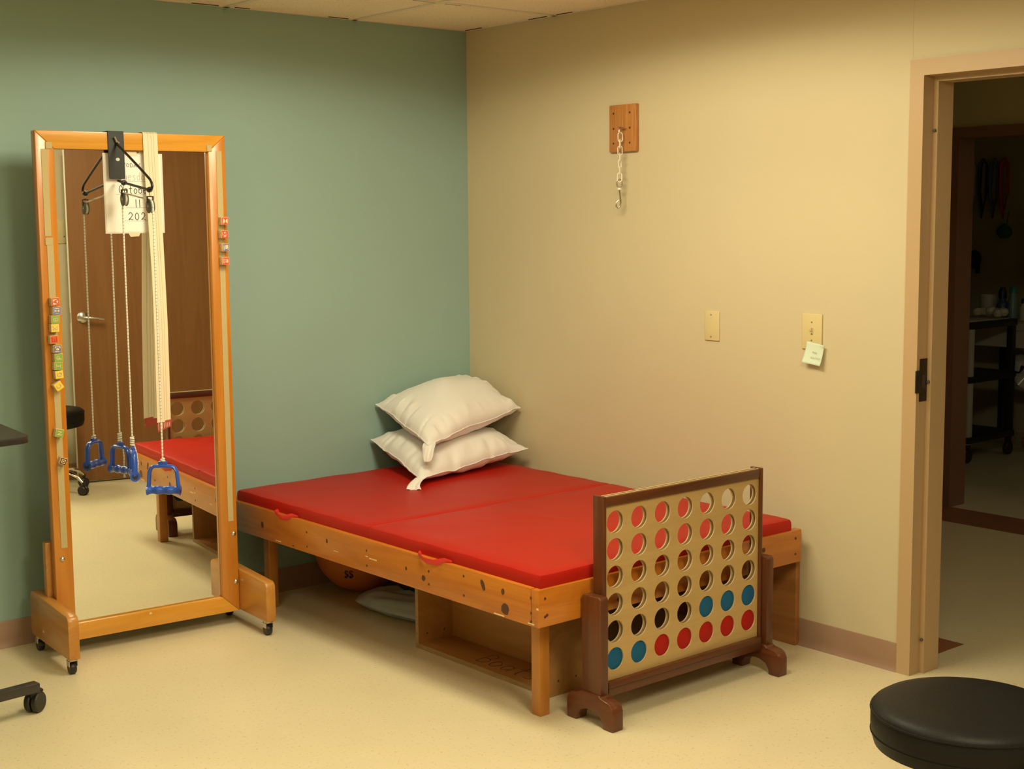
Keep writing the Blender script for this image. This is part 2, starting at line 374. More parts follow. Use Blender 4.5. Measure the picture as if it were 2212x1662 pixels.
def write(mb, text, o, right, up, nrm, h, wd, gap, st, m, th=.0006, serif=False, hand=False):
    """thin raised strokes starting at o"""
    right = V(right).normalized(); up = V(up).normalized(); nrm = V(nrm).normalized(); o = V(o)
    for i, ch in enumerate(text):
        base = o+right*(i*(wd+gap))
        for pl in G[ch]:
            if hand: pl = curvy(pl)
            pts = [base+right*(x*wd)+up*(y*h) for x, y in pl]
            for a, b in zip(pts, pts[1:]):
                d = (b-a); l = d.length
                if l < 1e-6: continue
                d /= l; s = nrm.cross(d)*(st/2); e = d*(st*.35)
                mb.prism([a-e-s, b+e-s, b+e+s, a-e+s], nrm*th, m)
            if serif and ch not in 'OCSG':
                for q in (pts[0], pts[-1]):
                    if abs((q-base).dot(up)) < h*.05 or abs((q-base).dot(up)-h) < h*.05:
                        a = q-right*(st*1.3); b = q+right*(st*1.3); s = up*(st*.28)
                        mb.prism([a-s, b-s, b+s, a+s], nrm*th, m)

# ------------------------------------------------------------ room shell
WY0, WY1, WX = -6.5, -3.85, -5.6
D0, D1, DT = -2.435, -3.575, 2.038        # doorway in the right wall
b = MB(); b.box((WX-.1, WY0-.1, -.1), (6.2, 3.1, 0), 'floor'); struct('floor', b)
b = MB(); b.box((WX-.1, 0, 0), (.12, .12, CH), 'green'); struct('wall_back', b)
b = MB()
b.box((0, D0+.02, 0), (.12, 0, CH), 'cream'); b.box((0, D1-.02, DT+.02), (.12, D0+.02, CH), 'cream'); b.box((0, WY0, 0), (.12, D1-.02, CH), 'cream')
b.box((-.0006, -2.382, 2.09), (.01, -2.3805, CH), 'cream')
struct('wall_right', b)
b = MB(); b.box((-1.45, WY0, 0), (0, WY1, CH), 'cream'); struct('wall_front', b)
b = MB(); b.box((WX-.1, WY0-.1, 0), (-1.45, WY0, CH), 'cream'); struct('wall_rear', b)
b = MB(); b.box((WX-.1, WY0, 0), (WX, 0, CH), 'cream'); struct('wall_left', b)
# ceiling: lay-in tiles in a T-bar grid, with a cut-out at every fixture
T = .615
b = MB()
nx = 9; ny = 10
fx = set()
for (x, y, e, rz) in FIX:
    i = int(round(-x/T-.5)); j = int(round(-y/T)); fx.add((i, j-1)); fx.add((i, j))
for i in range(nx+1):
    for j in range(ny+1):
        x1 = -i*T; x0 = max(-(i+1)*T, WX); y1 = -j*T; y0 = max(-(j+1)*T, WY0)
        if x1 <= x0+.02 or y1 <= y0+.02: continue
        if (i, j) in fx: continue
        b.box((x0+.012, y0+.012, CH+.0), (x1-.012 if i else x1, y1-.012 if j else y1, CH+.02), 'ceil', .002, 1)
b.box((WX-.1, WY0-.1, CH+.021), (0.12, .12, CH+.10), 'gap')
for i in range(1, nx+1): b.box((-i*T-.0125, WY0, CH-.003), (-i*T+.0125, 0, CH+.012), 'tbar')
for j in range(1, ny+1): b.box((WX, -j*T-.0125, CH-.0031), (0, -j*T+.0125, CH+.012), 'tbar')
b.box((WX, -.020, CH-.003), (0, 0, CH+.001), 'tbar'); b.box((-.020, WY0, CH-.0031), (0, 0, CH+.001), 'tbar')
# dark strips painted as the shade in gaps where tiles sit unevenly
for (x, y, dx, dy) in [(-.655, -.021, -.10, .003), (-1.27, -.021, -.12, .003), (-1.20, -.021, .07, .003), (-.021, -.02, .004, -.12), (-.021, -.46, .004, -.12), (-.021, -.64, .004, -.10),
                       (-.63, -.602, -.11, .003), (-.58, -.602, .08, .003)]:
    b.box((min(x, x+dx), min(y, y+dy), CH-.0036), (max(x, x+dx), max(y, y+dy), CH-.001), 'gap')
struct('ceiling', b)
for (x, y, e, rz) in FIX:
    rt = empty('ceiling_light', (x, y, CH), label='recessed ceiling light with a flat white diffuser, out of frame above the room', cat='ceiling light', group='recessed ceiling lights')
    b = MB()
    for (a, c) in [((-.3, -.61), (.3, -.58)), ((-.3, .58), (.3, .61)), ((-.3, -.58), (-.28, .58)), ((.28, -.58), (.3, .58))]:
        b.box((*a, -.004), (*c, .06), 'tbar')
    b.box((-.3, -.61, .06), (.3, .61, .07), 'tbar'); b.build('frame', rt)
    b = MB(); b.box((-.28, -.58, .006), (.28, .58, .012), 'diffuser'); b.build('diffuser', rt)

# cove base
def cove(name, p0, p1, nrm, m='base'):
    n = V(nrm); z = .1
    prof = [(0, 0), (.016, 0), (.012, .004), (.006, .014), (.004, .03), (.004, z-.004), (.002, z), (0, z)]
    b = MB(); b.prism([V(p0)+n*a+V((0, 0, h)) for a, h in prof], V(p1)-V(p0), m); struct(name, b)
cove('baseboard_back', (WX, 0, 0), (0, 0, 0), (0, -1, 0))
cove('baseboard_right', (0, -2.382, 0), (0, 0, 0), (-1, 0, 0))
cove('baseboard_front', (-1.45, WY1, 0), (0, WY1, 0), (0, 1, 0))
cove('baseboard_left', (WX, WY0, 0), (WX, 0, 0), (1, 0, 0))

# door frame (hollow metal) in the right wall
dr = empty('door_1', (0, D0, 0), kind='structure')
b = MB()
prof = [(-.014, .053), (-.014, 0), (.046, 0), (.046, -.017), (.122, -.017), (.122, 0), (.134, 0), (.134, .053), (.120, .053), (.120, .02), (0, .02), (0, .053)]   # (x, +y away from opening)
prof_fr = [(-.014, .053), (-.014, 0), (.046, 0), (.046, -.017), (.134, -.017), (.134, .053)]
def frame_side(y, sgn):   # vertical with mitred head
    pts0 = [V((x, y+sgn*o, 0)) for x, o in prof_fr]
    pts1 = [V((x, y+sgn*o, DT+o)) for x, o in prof_fr]
    bm = b.bm; mi = b.mi('jamb')
    A = [bm.verts.new(p) for p in pts0]; B = [bm.verts.new(p) for p in pts1]
    for i in range(len(A)):
        f = bm.faces.new([A[i], A[(i+1) % len(A)], B[(i+1) % len(B)], B[i]]); f.material_index = mi
    return B
L_ = frame_side(D0, 1); R_ = frame_side(D1, -1)
for i in range(len(L_)):
    f = b.bm.faces.new([L_[i], L_[(i+1) % len(L_)], R_[(i+1) % len(R_)], R_[i]]); f.material_index = b.mi('jamb')
fr = b.build('door_frame', dr); fit(fr, dr)
b = MB()
b.box((.003, D0-.0025, .955), (.044, D0+.001, 1.10), 'brass'); b.box((-.024, D0-.006, .985), (.004, D0-.001, 1.062), 'brass', .002)
b.box((.012, D0-.004, 1.0), (.034, D0-.0024, 1.045), 'gap')
o = b.build('strike_plate', dr); fit(o, dr)
b = MB()
for z in (.12, 1.02, 1.86): b.lathe([(0, .008), (.005, .007), (.006, 0)], 'rubber', (.046, D0-.008, z), (-1, 0, 0), 12)
o = b.build('bumper', dr); fit(o, dr)
# the open leaf, swung into the room
lf = empty('door_2', (-.012, -3.60, 0), R(184), kind='structure')     # local +x runs to the free edge
b = MB(); b.box((0, 0, .012), (1.125, .045, 2.02), 'doorwood'); b.box((1.1245, .002, .012), (1.1265, .043, 2.02), 'whiteish')
b.build('door_leaf', lf)
b = MB()
for (sg, y0) in ((-1, 0), (1, .045)):
    b.lathe([(.034, 0), (.034, .006), (.028, .012), (.014, .016), (.011, .05), (0, .052)], 'steel', (1.062, y0, 1.015), (0, sg, 0), 28)
    b.tube([(1.062, y0+sg*.045, 1.015), (1.04, y0+sg*.055, 1.015), (.99, y0+sg*.055, 1.010), (.945, y0+sg*.052, 1.002)], [.010, .010, .008, .007], 'steel', 10)
b.box((1.1264, .010, .985), (1.128, .035, 1.045), 'steel')
b.build('door_handle', lf)
b = MB(); b.box((-1.20, -3.851, 1.458), (-1.10, -3.842, 1.60), 'ivory', .002); b.disc((-1.112, -3.8418, 1.50), (0, 1, 0), .004, 'ink')
tag(b.build('wall_plate'), 'plain ivory cover plate seen in the mirror beside the open brown door', 'cover plate')

# ------------------------------------------------------------ hallway and dark room beyond
HX = 2.58
b = MB()
b.box((HX, -.93, 0), (HX+.12, 3, CH), 'hallwall'); b.box((HX, -2.05, 2.0), (HX+.12, -.93, CH), 'hallwall'); b.box((HX, -6.5, 0), (HX+.12, -2.05, CH), 'hallwall')
struct('wall_hall', b)
b = MB(); b.box((.12, 3, 0), (6.2, 3.1, CH), 'hallwall'); struct('wall_hall_end', b)
b = MB(); b.box((.12, WY0-.1, 0), (6.2, WY0, CH), 'hallwall'); struct('wall_hall_rear', b)
b = MB(); b.box((.121, .12, 0), (.2, 3, CH), 'hallwall'); struct('wall_hall_side', b)
b = MB(); b.box((5.3, WY0, 0), (5.4, 3, CH), 'hallwall'); struct('wall_far', b)
b = MB(); b.box((.12, WY0-.1, CH), (6.2, 3.1, CH+.1), 'ceil'); struct('ceiling_hall', b)
b = MB(); b.box((.135, -2.36, 0), (.445, 3, .002), 'hallstrip'); b.box((2.25, WY0, 0), (HX-.001, 3, .002), 'hallstrip'); b.box((HX-.001, -2.05, 0), (HX+.0, -.93, .002), 'hallstrip')
struct('trim_1', b)
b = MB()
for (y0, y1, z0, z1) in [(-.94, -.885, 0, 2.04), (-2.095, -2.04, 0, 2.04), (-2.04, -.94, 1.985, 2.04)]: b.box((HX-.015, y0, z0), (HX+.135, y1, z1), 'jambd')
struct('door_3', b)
# utility cart
ct = empty('utility_cart', (4.05, .02, 0), 0, label='black three shelf utility cart in the dark room beyond the doorway', cat='cart')
ct.location = (3.83, -.27, 0)
b = MB()
for z in (.905, .56, .17):
    m = MB(); m.box((0, 0, z-.045), (.55, .42, z), 'black', .01); m.build('shelf', ct)
for (x, y) in [(.03, .03), (.52, .03), (.03, .39), (.52, .39)]:
    m = MB(); m.box((x-.022, y-.022, .12), (x+.022, y+.022, .90), 'whiteish' if x < .1 and y < .1 else 'black', .005); m.build('post', ct)
    m = MB(); m.box((x-.015, y-.015, .07), (x+.015, y+.015, .13), 'black'); m.lathe([(0, -.015), (.04, -.015), (.045, -.01), (.045, .01), (.04, .015), (0, .015)], 'black', (x, y, .045), (0, 1, 0), 20); m.build('caster', ct)
b = MB(); b.box((3.84, -.25, .9065), (4.30, .13, .912), 'whiteish', .001)
tag(b.build('tray'), 'pale flat tray lying on top of the black utility cart', 'tray')
tb = empty('work_table', (4.45, -1.45, 0), label='pale edged work table in the dark room with bottles on it', cat='table')
m = MB(); m.box((0, 0, .815), (.70, 1.75, .868), 'whiteish', .004); m.build('tabletop', tb)
for (x, y) in [(.04, .04), (.66, .04), (.04, 1.71), (.66, 1.71)]:
    m = MB(); m.box((x-.02, y-.02, 0), (x+.02, y+.02, .815), 'black'); m.build('leg', tb)
m = MB(); m.box((.03, .06, .70), (.05, 1.69, .815), 'whiteish'); m.build('apron', tb)
def bottle(name, x, y, z, r, h, mb, mc, capr, caph, label, cat='bottle'):
    rt = empty(name, (x, y, z), label=label, cat=cat)
    m = MB(); m.lathe([(0, 0), (r, 0), (r, h*.72), (r*.8, h*.85), (capr*.9, h*.9), (capr*.9, h), (0, h)], mb, n=20); m.build('body', rt)
    m = MB(); m.lathe([(0, h), (capr, h), (capr, h+caph*.6), (capr*.5, h+caph), (0, h+caph)], mc, n=20); m.build('cap', rt)
MT['bot1'] = plain('dark_blue_bottle', (.05, .12, .22), .3); MT['bot2'] = plain('grey_teal_bottle', (.20, .33, .32), .3); MT['tealcap'] = plain('teal_cap', (.02, .30, .22), .4)
MT['yelcloth'] = plain('yellow_cloth', (.65, .42, .04), .8); MT['greenb'] = plain('green_bottle', (.10, .30, .04), .3); MT['dgreen'] = plain('dark_green_mesh', (.03, .16, .05), .9)
bottle('spray_bottle', 4.60, -.02, .868, .040, .15, 'bot1', 'black', .028, .075, 'dark blue bottle with a pointed black cap, back room table')
bottle('lotion_bottle', 4.60, -.098, .868, .032, .19, 'bot2', 'tealcap', .026, .04, 'tall grey bottle with a teal cap, back room table')
bottle('small_bottle', 4.62, -.165, .868, .024, .12, 'whiteish', 'black', .016, .035, 'small pale bottle with a black cap, back room table')
bottle('green_bottle', 3.98, -.075, .912, .022, .12, 'greenb', 'black', .014, .03, 'green bottle standing on top of the black cart')
bottle('clear_bottle', 3.96, .0, .912, .022, .10, 'whiteish', 'bot1', .02, .03, 'pale squat bottle at the left of the cart top')
m = MB(); m.lathe([(0, 0), (.05, 0), (.058, .17), (.053, .17), (.046, .006), (0, .006)], 'whiteish', (4.62, .10, .868), n=24)
tag(m.build('plastic_tub'), 'open white plastic tub behind the bottles in the dark room', 'tub')
m = MB()
for k in range(7): m.lathe([(0, -.03), (.025, -.02), (.035, 0), (.025, .022), (0, .03)], 'whiteish', (4.22+random.uniform(-.03, .03), -.12-.03*k+.04, .945+random.uniform(-.005, .02)), (random.uniform(-.3, .3), random.uniform(-.3, .3), 1), 12)
tag(m.build('crumpled_towel'), 'crumpled pale towel bunched on the corner of the dark cart', 'towel')
m = MB(); m.box((4.46, -.9, .869), (4.9, -.20, .877), 'yelcloth', .002); tag(m.build('yellow_cloth'), 'flat yellow cloth lying on the dark room table', 'cloth')
m = MB(); pts = [V((5.292, .62+.052*cos(t), 1.255+.07*sin(t))) for t in [2*pi*k/18 for k in range(18)]]
m.prism(pts, (-.025, 0, 0), 'black', .004); m.box((5.265, .575, 1.15), (5.29, .605, 1.21), 'black', .006)
tag(m.build('hand_paddle'), 'black rounded paddle shape hanging on the far dark wall', 'paddle')
m = MB(); MT['rainb'] = MT['dgreen']
for k in range(2):
    y = .165-.06*k
    m.tube([(5.27, .105, 2.03), (5.27, y, 1.62)], .003, 'whiteish', 6)
    m.lathe([(0, 1.63), (.028, 1.63), (.028, 1.60), (0, 1.60)], 'bred', (5.26, y, 0), n=16)
    m.tube([(5.26, y, 1.60), (5.26, y+.008, 1.50), (5.26, y, 1.40)], [.024, .022, .024], 'tealcap', 10)
    m.tube([(5.26, y, 1.40), (5.26, y-.006, 1.27)], [.025, .026], 'yelcloth', 10)
    m.tube([(5.26, y, 1.27), (5.26, y, 1.15), (5.26, y, 1.10)], [.027, .034, .02], 'bred', 10)
tag(m.build('hanging_tube_toy'), 'pair of hanging tubes banded green, yellow and red on far wall', 'hanging toy')
m = MB(); m.lathe([(0, -.05), (.03, -.045), (.055, -.015), (.05, .02), (.02, .045), (0, .06)], 'dgreen', (5.24, .36, 1.46), n=18)
m.tube([(5.27, .36, 1.51), (5.29, .36, 1.60)], .003, 'dgreen', 6)
tag(m.build('mesh_pouch'), 'dark green mesh pouch hanging on the far dark wall', 'pouch')
for k, (y, mm, lb) in enumerate([(.66, 'whiteish', 'pale loop of exercise band at the left of the far wall hooks'), (.56, 'tube', 'dark grey loop of exercise band on the far wall hooks'), (.47, 'bblue', 'dark blue loop of exercise band on the far wall hooks'), (.39, 'bred', 'dull red loop of exercise band on the far wall hooks')]):
    m = MB()
    for j in range(3):
        m.tube([(5.275-.008*j, y-.02-.006*j, 1.95), (5.275-.008*j, y-.03, 1.75-.02*j), (5.275-.008*j, y, 1.62-.03*j), (5.275-.008*j, y+.03, 1.75), (5.275-.008*j, y+.02+.004*j, 1.95), (5.275-.008*j, y, 1.985)], .008, mm, 8, True)
    m.tube([(5.3, y, 1.97), (5.26, y, 1.97), (5.255, y, 1.985)], .004, 'steel', 6)
    tag(m.build('exercise_band'), lb, 'exercise band')
m = MB()
for k in range(8): m.lathe([(0, -.07), (.05, -.05), (.08, 0), (.05, .06), (0, .08)], 'tube' if k % 2 else 'lam', (4.75+random.uniform(-.06, .06), -.14+random.uniform(-.07, .07), .50+random.uniform(-.08, .08)), (random.uniform(-1, 1), random.uniform(-1, 1), 1), 9)
MT['bagp'] = MT['tube']
tag(m.build('plastic_bag'), 'crumpled clear plastic bag hanging under the dark room table', 'bag')
m = MB(); m.box((4.50, -1.0, .06), (4.85, -.25, .10), 'panel', .003); m.box((4.53, -.97, 0), (4.57, -.28, .06), 'panel'); m.box((4.78, -.97, 0), (4.82, -.28, .06), 'panel')
tag(m.build('foot_stool'), 'low brown wooden step on the floor under the dark room table', 'step')

# ------------------------------------------------------------ platform bed
BX0, BX1, BY0, BY1, BZ0, BZ1 = -1.322, -.045, -1.99, -.02, .329, .450
bed = empty('platform_bed', (BX0, BY0, 0), label='low honey pine platform bed with knotty side rails in the room corner', cat='bed')
def at(mb, name, parent, root): o = mb.build(name, parent); return fit(o, root)
def knots(mb, face, lst):
    for (y, z, r, sx, sy, rot) in lst:
        c = (BX0, y, z) if face == 'x' else (y, BY0, z)
        n = (-1, 0, 0) if face == 'x' else (0, -1, 0)
        mb.disc(c, n, r, 'knot', .0006, 14, sx, sy, .12, rot)
m = MB(); m.box((BX0, BY0+.0365, BZ0), (BX0+.038, BY1, BZ1), 'pine_y', .003)
knots(m, 'x', [(-1.83, .358, .018, 1.1, 1, 0), (-1.72, .415, .013, .7, 1.6, .5), (-1.82, .413, .009, .8, 1.2, 0), (-1.955, .372, .004, 1, 1, 0), (-1.955, .42, .0045, 1, 1, 0), (-1.955, .345, .0045, 1, 1, 0),
     (-1.62, .36, .0045, 1, 1, 0), (-1.62, .425, .0045, 1, 1, 0), (-1.43, .405, .0045, 1, 1, 0), (-1.43, .36, .0045, 1, 1, 0), (-1.40, .375, .010, 1, 1, .3), (-1.30, .39, .006, .8, 1.2, 0), (-1.06, .41, .0045, 1, 1, 0), (-1.06, .355, .0045, 1, 1, 0),
     (-.80, .40, .007, .8, 1.3, 0), (-.66, .41, .0045, 1, 1, 0), (-.66, .355, .0045, 1, 1, 0), (-.33, .385, .011, .8, 1.2, 0), (-.56, .34, .006, 1, .6, 0)])
for (y, z, l, t) in [(-1.10, .385, .045, .0022), (-1.06, .389, .015, .0015), (-.86, .372, .03, .001), (-1.80, .334, .05, .002), (-1.955, .338, .03, .002), (-1.985, .39, .008, .003), (-.45, .34, .04, .001)]:
    m.box((BX0-.0007, y-l/2, z-t), (BX0+.001, y+l/2, z+t), 'scratch')
at(m, 'side_rail', bed, bed)
m = MB(); m.box((BX0, BY0, BZ0), (BX1, BY0+.036, BZ1), 'pine_x', .005)
knots(m, 'y', [(-1.295, .42, .0045, 1, 1, 0), (-1.295, .362, .005, 1, 1, 0), (-1.287, .366, .005, 1, 1, 0), (-.98, .36, .006, 1, 1, 0), (-.62, .365, .005, 1, 1, 0), (-.40, .40, .006, 1, 1, 0), (-.26, .405, .009, 1.1, 1, 0), (-.08, .42, .005, 1, 1, 0), (-.08, .362, .005, 1, 1, 0), (-.93, .37, .01, .8, 1.3, 0)])
at(m, 'end_rail', bed, bed)
m = MB(); m.box((BX0+.038, BY1-.036, BZ0), (BX1, BY1, BZ1), 'pine_x', .004); at(m, 'end_rail', bed, bed)
m = MB(); m.box((-.030, -1.954, 0), (-.006, BY1, .430), 'panel', .002); m.box((-.065, -1.94, .33), (-.031, -.06, .40), 'panel'); at(m, 'side_panel', bed, bed)
m = MB(); m.box((BX0+.038, BY0+.036, .424), (-.031, BY1-.036, .438), 'ply'); at(m, 'deck', bed, bed)
for (x, y) in [(-1.232, -1.892), (-1.225, -.205), ]:
    m = MB(); m.box((x, y, 0), (x+.042, y+.042, .424), 'pine_z', .003); at(m, 'leg', bed, bed)
m = MB(); m.box((-1.284, -1.90, .335), (-1.232, -.2, .38), 'pine_y'); m.box((-1.284, -1.954, .335), (-.07, -1.93, .38), 'pine_x'); at(m, 'cleat', bed, bed)

# mat: two padded halves with a seam
mat = empty('exercise_mat', (-1.31, -1.98, .438), label='bright red vinyl folding mat covering the platform bed', cat='mat')
def pad(x0, x1, y0, y1, z0, z1, name):
    t = bmesh.new(); nx_, ny_ = 28, 22; top = {}
    m = MB(); mi = m.mi('red'); rr = .012
    prof = [(0, z0), (0, z0+.010), (-.001, z0+.03), (0, z1-.012), (.0035, z1-.004), (.012, z1)]
    def ring(ins):
        pts = []
        for (ax, ay, bx, by) in [(x0+ins, y0+ins, x1-ins, y0+ins), (x1-ins, y0+ins, x1-ins, y1-ins), (x1-ins, y1-ins, x0+ins, y1-ins), (x0+ins, y1-ins, x0+ins, y0+ins)]:
            for k in range(20): pts.append((ax+(bx-ax)*k/20, ay+(by-ay)*k/20))
        return pts
    rings = []
    for ins, z in prof:
        rings.append([m.bm.verts.new((x, y, z+(.0012*sin(x*23+y*31) if z > z0+.02 else 0))) for x, y in ring(ins)])
    for a, bb in zip(rings, rings[1:]):
        for k in range(80): f = m.bm.faces.new([a[k], a[(k+1) % 80], bb[(k+1) % 80], bb[k]]); f.material_index = mi; f.smooth = True
    prev = rings[-1]; cx, cy = (x0+x1)/2, (y0+y1)/2
    for s in (.9, .75, .55, .35, .15):
        cur = []
        for (x, y) in ring(.012):
            X = cx+(x-cx)*s; Y = cy+(y-cy)*s
            Z = z1+.0035*(1-s)+.0016*sin(X*9+Y*5)*sin(Y*14-X*3)+.0010*sin(X*37+Y*11)
            cur.append(m.bm.verts.new((X, Y, Z)))
        for k in range(80): f = m.bm.faces.new([prev[k], prev[(k+1) % 80], cur[(k+1) % 80], cur[k]]); f.material_index = mi; f.smooth = True
        prev = cur
    f = m.bm.faces.new(prev); f.material_index = mi; f.smooth = True
    f = m.bm.faces.new(rings[0][::-1]); f.material_index = mi
    # piping
    for zz in (z1-.006,):
        pts = [(x0+.001, y0+.012, zz), (x0+.001, y1-.012, zz)]
    return at(m, name, mat, mat)
ZM = .494
pad(-1.305, -.095, -1.980, -1.052, .4385, ZM, 'mat_section')
pad(-1.305, -.095, -1.049, -.105, .4385, ZM, 'mat_section')
for (y, w) in [(-1.45, .085), (-.50, .07)]:
    m = MB(); m.tube([(-1.304, y-w, .450), (-1.318, y-w*.8, .456), (-1.334, y-w*.35, .446), (-1.336, y+w*.2, .443), (-1.328, y+w*.75, .452), (-1.304, y+w, .452)], (.003, .012), 'redweb', 8, False, flat=(.6, 0, .25)); at(m, 'carry_handle', mat, mat)
m = MB(); m.box((-1.29, -1.0515, .45), (-.11, -1.0495, ZM-.002), 'redweb'); at(m, 'hinge_seam', mat, mat)

# ------------------------------------------------------------ pillows
def pillow(name, c, th, label, seed, flap=None, bot=.5, wr=1.0, sag=0):
    """c: corners front(toward viewer), right, back, left ; th: half thickness"""
    F, Rr, Bk, Lf = [V(p) for p in c]
    rnd = random.Random(seed)
    n = 64; m = MB(); top = {}; btm = {}
    nrm = ((Rr-F).cross(Lf-F)).normalized()
    if nrm.z < 0: nrm = -nrm
    ph = [rnd.uniform(0, 6) for _ in range(8)]
    folds = [[(rnd.uniform(.06, .94), rnd.uniform(-.0085, .007), rnd.uniform(.012, .035), rnd.uniform(-.4, .4)) for _ in range(15)] for _ in range(4)]
    def base(u, v):
        # edges bow inwards between the stretched corners
        du = .022*sin(pi*v)**.7; dv = .022*sin(pi*u)**.7
        u2_ = u+(du*(1-2*u)); v2_ = v+(dv*(1-2*v))
        return F*(1-u2_)*(1-v2_)+Rr*u2_*(1-v2_)+Bk*u2_*v2_+Lf*(1-u2_)*v2_
    for i in range(n+1):
        for j in range(n+1):
            u = i/n; v = j/n; p = base(u, v)
            e = (max(0, 4*u*(1-u)*1.0)**.52)*(max(0, 4*v*(1-v))**.52)
            edge = min(u, 1-u, v, 1-v)
            fold = math.exp(-((edge-.09)/.07)**2)
            w1 = 0
            for (dd, tt, lst) in ((v, u, folds[0]), (1-v, u, folds[1]), (u, v, folds[2]), (1-u, v, folds[3])):
                if dd > .3: continue
                fd = math.exp(-((dd-.07)/.075)**2)
                for (pp, am, wd, sl) in lst: w1 += am*wr*fd*math.exp(-((tt-pp-sl*dd)/wd)**2)
            w2 = .007*wr*e*sin(7*u+4*v+ph[2])*sin(5*v-3*u+ph[3])+.0035*wr*e*sin(15*u-9*v+ph[4])*sin(6*v+ph[6])
            eo = .004*wr*sin(11*(u-v)+ph[5])*(1-e)*(4*max(u*(1-u), v*(1-v)))
            top[i, j] = m.bm.verts.new(p+nrm*(th*e*(1-bot)*2+w1+w2+eo+.0008))
            if i in (0, n) or j in (0, n): btm[i, j] = top[i, j]
            else: btm[i, j] = m.bm.verts.new(p-nrm*(th*e*bot*2+w1*.6)+nrm*eo)
    mi = m.mi('cotton')
    for i in range(n):
        for j in range(n):
            for g, fl in ((top, 0), (btm, 1)):
                q = [g[i, j], g[i+1, j], g[i+1, j+1], g[i, j+1]]
                if fl: q = q[::-1]
                f = m.bm.faces.new(q); f.material_index = mi; f.smooth = True
    rt = empty(name, (0, 0, 0), label=label, cat='pillow')
    cen = (F+Rr+Bk+Lf)/4; rt.location = cen
    edge = [top[i, 0].co.copy() for i in range(n)]+[top[n, j].co.copy() for j in range(n)]+[top[n-i, n].co.copy() for i in range(n)]+[top[0, n-j].co.copy() for j in range(n)]
    o = m.build('cover', rt, recalc=False); fit(o, rt)
    m = MB(); m.tube(edge, .0026, 'cotton', 6, True); o = m.build('piping', rt); fit(o, rt)
    if flap:
        m = MB(); mi = m.mi('cotton'); pts = [V(p) for p in flap['path']]; ws = flap['w']; sd = V(flap['side']).normalized(); nn = V(flap['nrm']).normalized(); rows = []
        for k, (p, ww) in enumerate(zip(pts, ws)):
            row = []
            for q in range(9):
                s_ = q/8*2-1; row.append(m.bm.verts.new(p+sd*(ww*s_)+nn*(.007*cos(s_*pi*1.5+k*.7))))
            rows.append(row)
        for a, bb in zip(rows, rows[1:]):
            for q in range(8): f = m.bm.faces.new([a[q], a[q+1], bb[q+1], bb[q]]); f.material_index = mi; f.smooth = True
        o = m.build('corner_flap', rt); fit(o, rt)
        so = o.modifiers.new('thick', 'SOLIDIFY'); so.thickness = .003
        sb = o.modifiers.new('sub', 'SUBSURF'); sb.levels = sb.render_levels = 2
    return rt
vd = V((.645, .765, 0)); rd = V((.765, -.645, 0))
pillow('pillow', [(-.73, -.58, .524), (-.055, -.475, .565), (-.03, -.025, .60), (-.585, -.02, .61)], .092, 'lower white cotton pillow lying on the red mat in the corner', 3, bot=.42,
       flap=dict(path=[(-.665, -.525, .530), (-.70, -.555, .531), (-.735, -.58, .530), (-.765, -.597, .523), (-.788, -.612, .510), (-.795, -.63, .4985)], w=[.020, .028, .026, .026, .026, .034], side=rd, nrm=(-.4, -.4, .8)))
pillow('pillow', [(-.66, -.545, .655), (-.02, -.385, .735), (-.035, -.03, .850), (-.555, -.02, .765)], .098, 'upper white cotton pillow resting on another, back edge against the walls', 11, bot=.45, wr=1.15,
       flap=dict(path=[(-.62, -.51, .665), (-.645, -.535, .660), (-.664, -.553, .648), (-.673, -.562, .630), (-.680, -.57, .610), (-.684, -.574, .592)], w=[.020, .028, .026, .023, .024, .015], side=rd, nrm=(-.6, -.7, .2)))

# ------------------------------------------------------------ things under the bed
bx = empty('plywood_box', (-1.09, -1.777, 0), label='open plywood box standing on its side under the bed', cat='box')
X0, X1, Y0, Y1, Z1 = -1.09, -.925, -1.777, -1.03, .305
m = MB(); m.box((X0, Y0+.018, 0), (X1, Y1-.018, .018), 'ply'); m.box((X0-.0006, Y0+.018, 0), (X0, Y1-.018, .018), 'plyedge')
write(m, 'Boats', (X0+.035, -1.335, .0182), (0, -1, 0), (1, 0, 0), (0, 0, 1), .085, .055, .008, .0022, 'ink', .0004, hand=True)
at(m, 'bottom_board', bx, bx)
m = MB(); m.box((X0, Y0+.018, Z1-.018), (X1, Y1-.018, Z1), 'ply'); at(m, 'top_board', bx, bx)
for (a, c) in ((Y0, Y0+.018), (Y1-.018, Y1)):
    m = MB(); m.box((X0, a, 0), (X1, c, Z1), 'ply', .001, 1); m.box((X0-.0006, a, 0), (X0, c, Z1), 'plyedge')
    m.disc((X0+.04, a if a == Y0 else a, .05), (0, -1, 0), .0035, 'knot'); m.disc((X0+.12, a, .05), (0, -1, 0), .0035, 'knot'); at(m, 'end_board', bx, bx)
m = MB(); m.box((X1-.006, Y0+.018, .018), (X1, Y1-.018, Z1-.018), 'ply'); at(m, 'back_board', bx, bx)
m = MB(); m.lathe([(.20*sin(t), -.20*cos(t)) for t in [pi*k/24 for k in range(25)]], 'orange', (0, 0, 0), n=48)
write(m, 'SS', (-.150, -.10, -.10), (.66, -.75, 0), (0, 0, 1), (-.75, -.66, 0), .03, .016, .004, .003, 'ink', .012)
bl = m.build('exercise_ball'); bl.location = (-.78, -.215, .2005); tag(bl, 'orange exercise ball in the shadow under the bed by the green wall', 'ball')
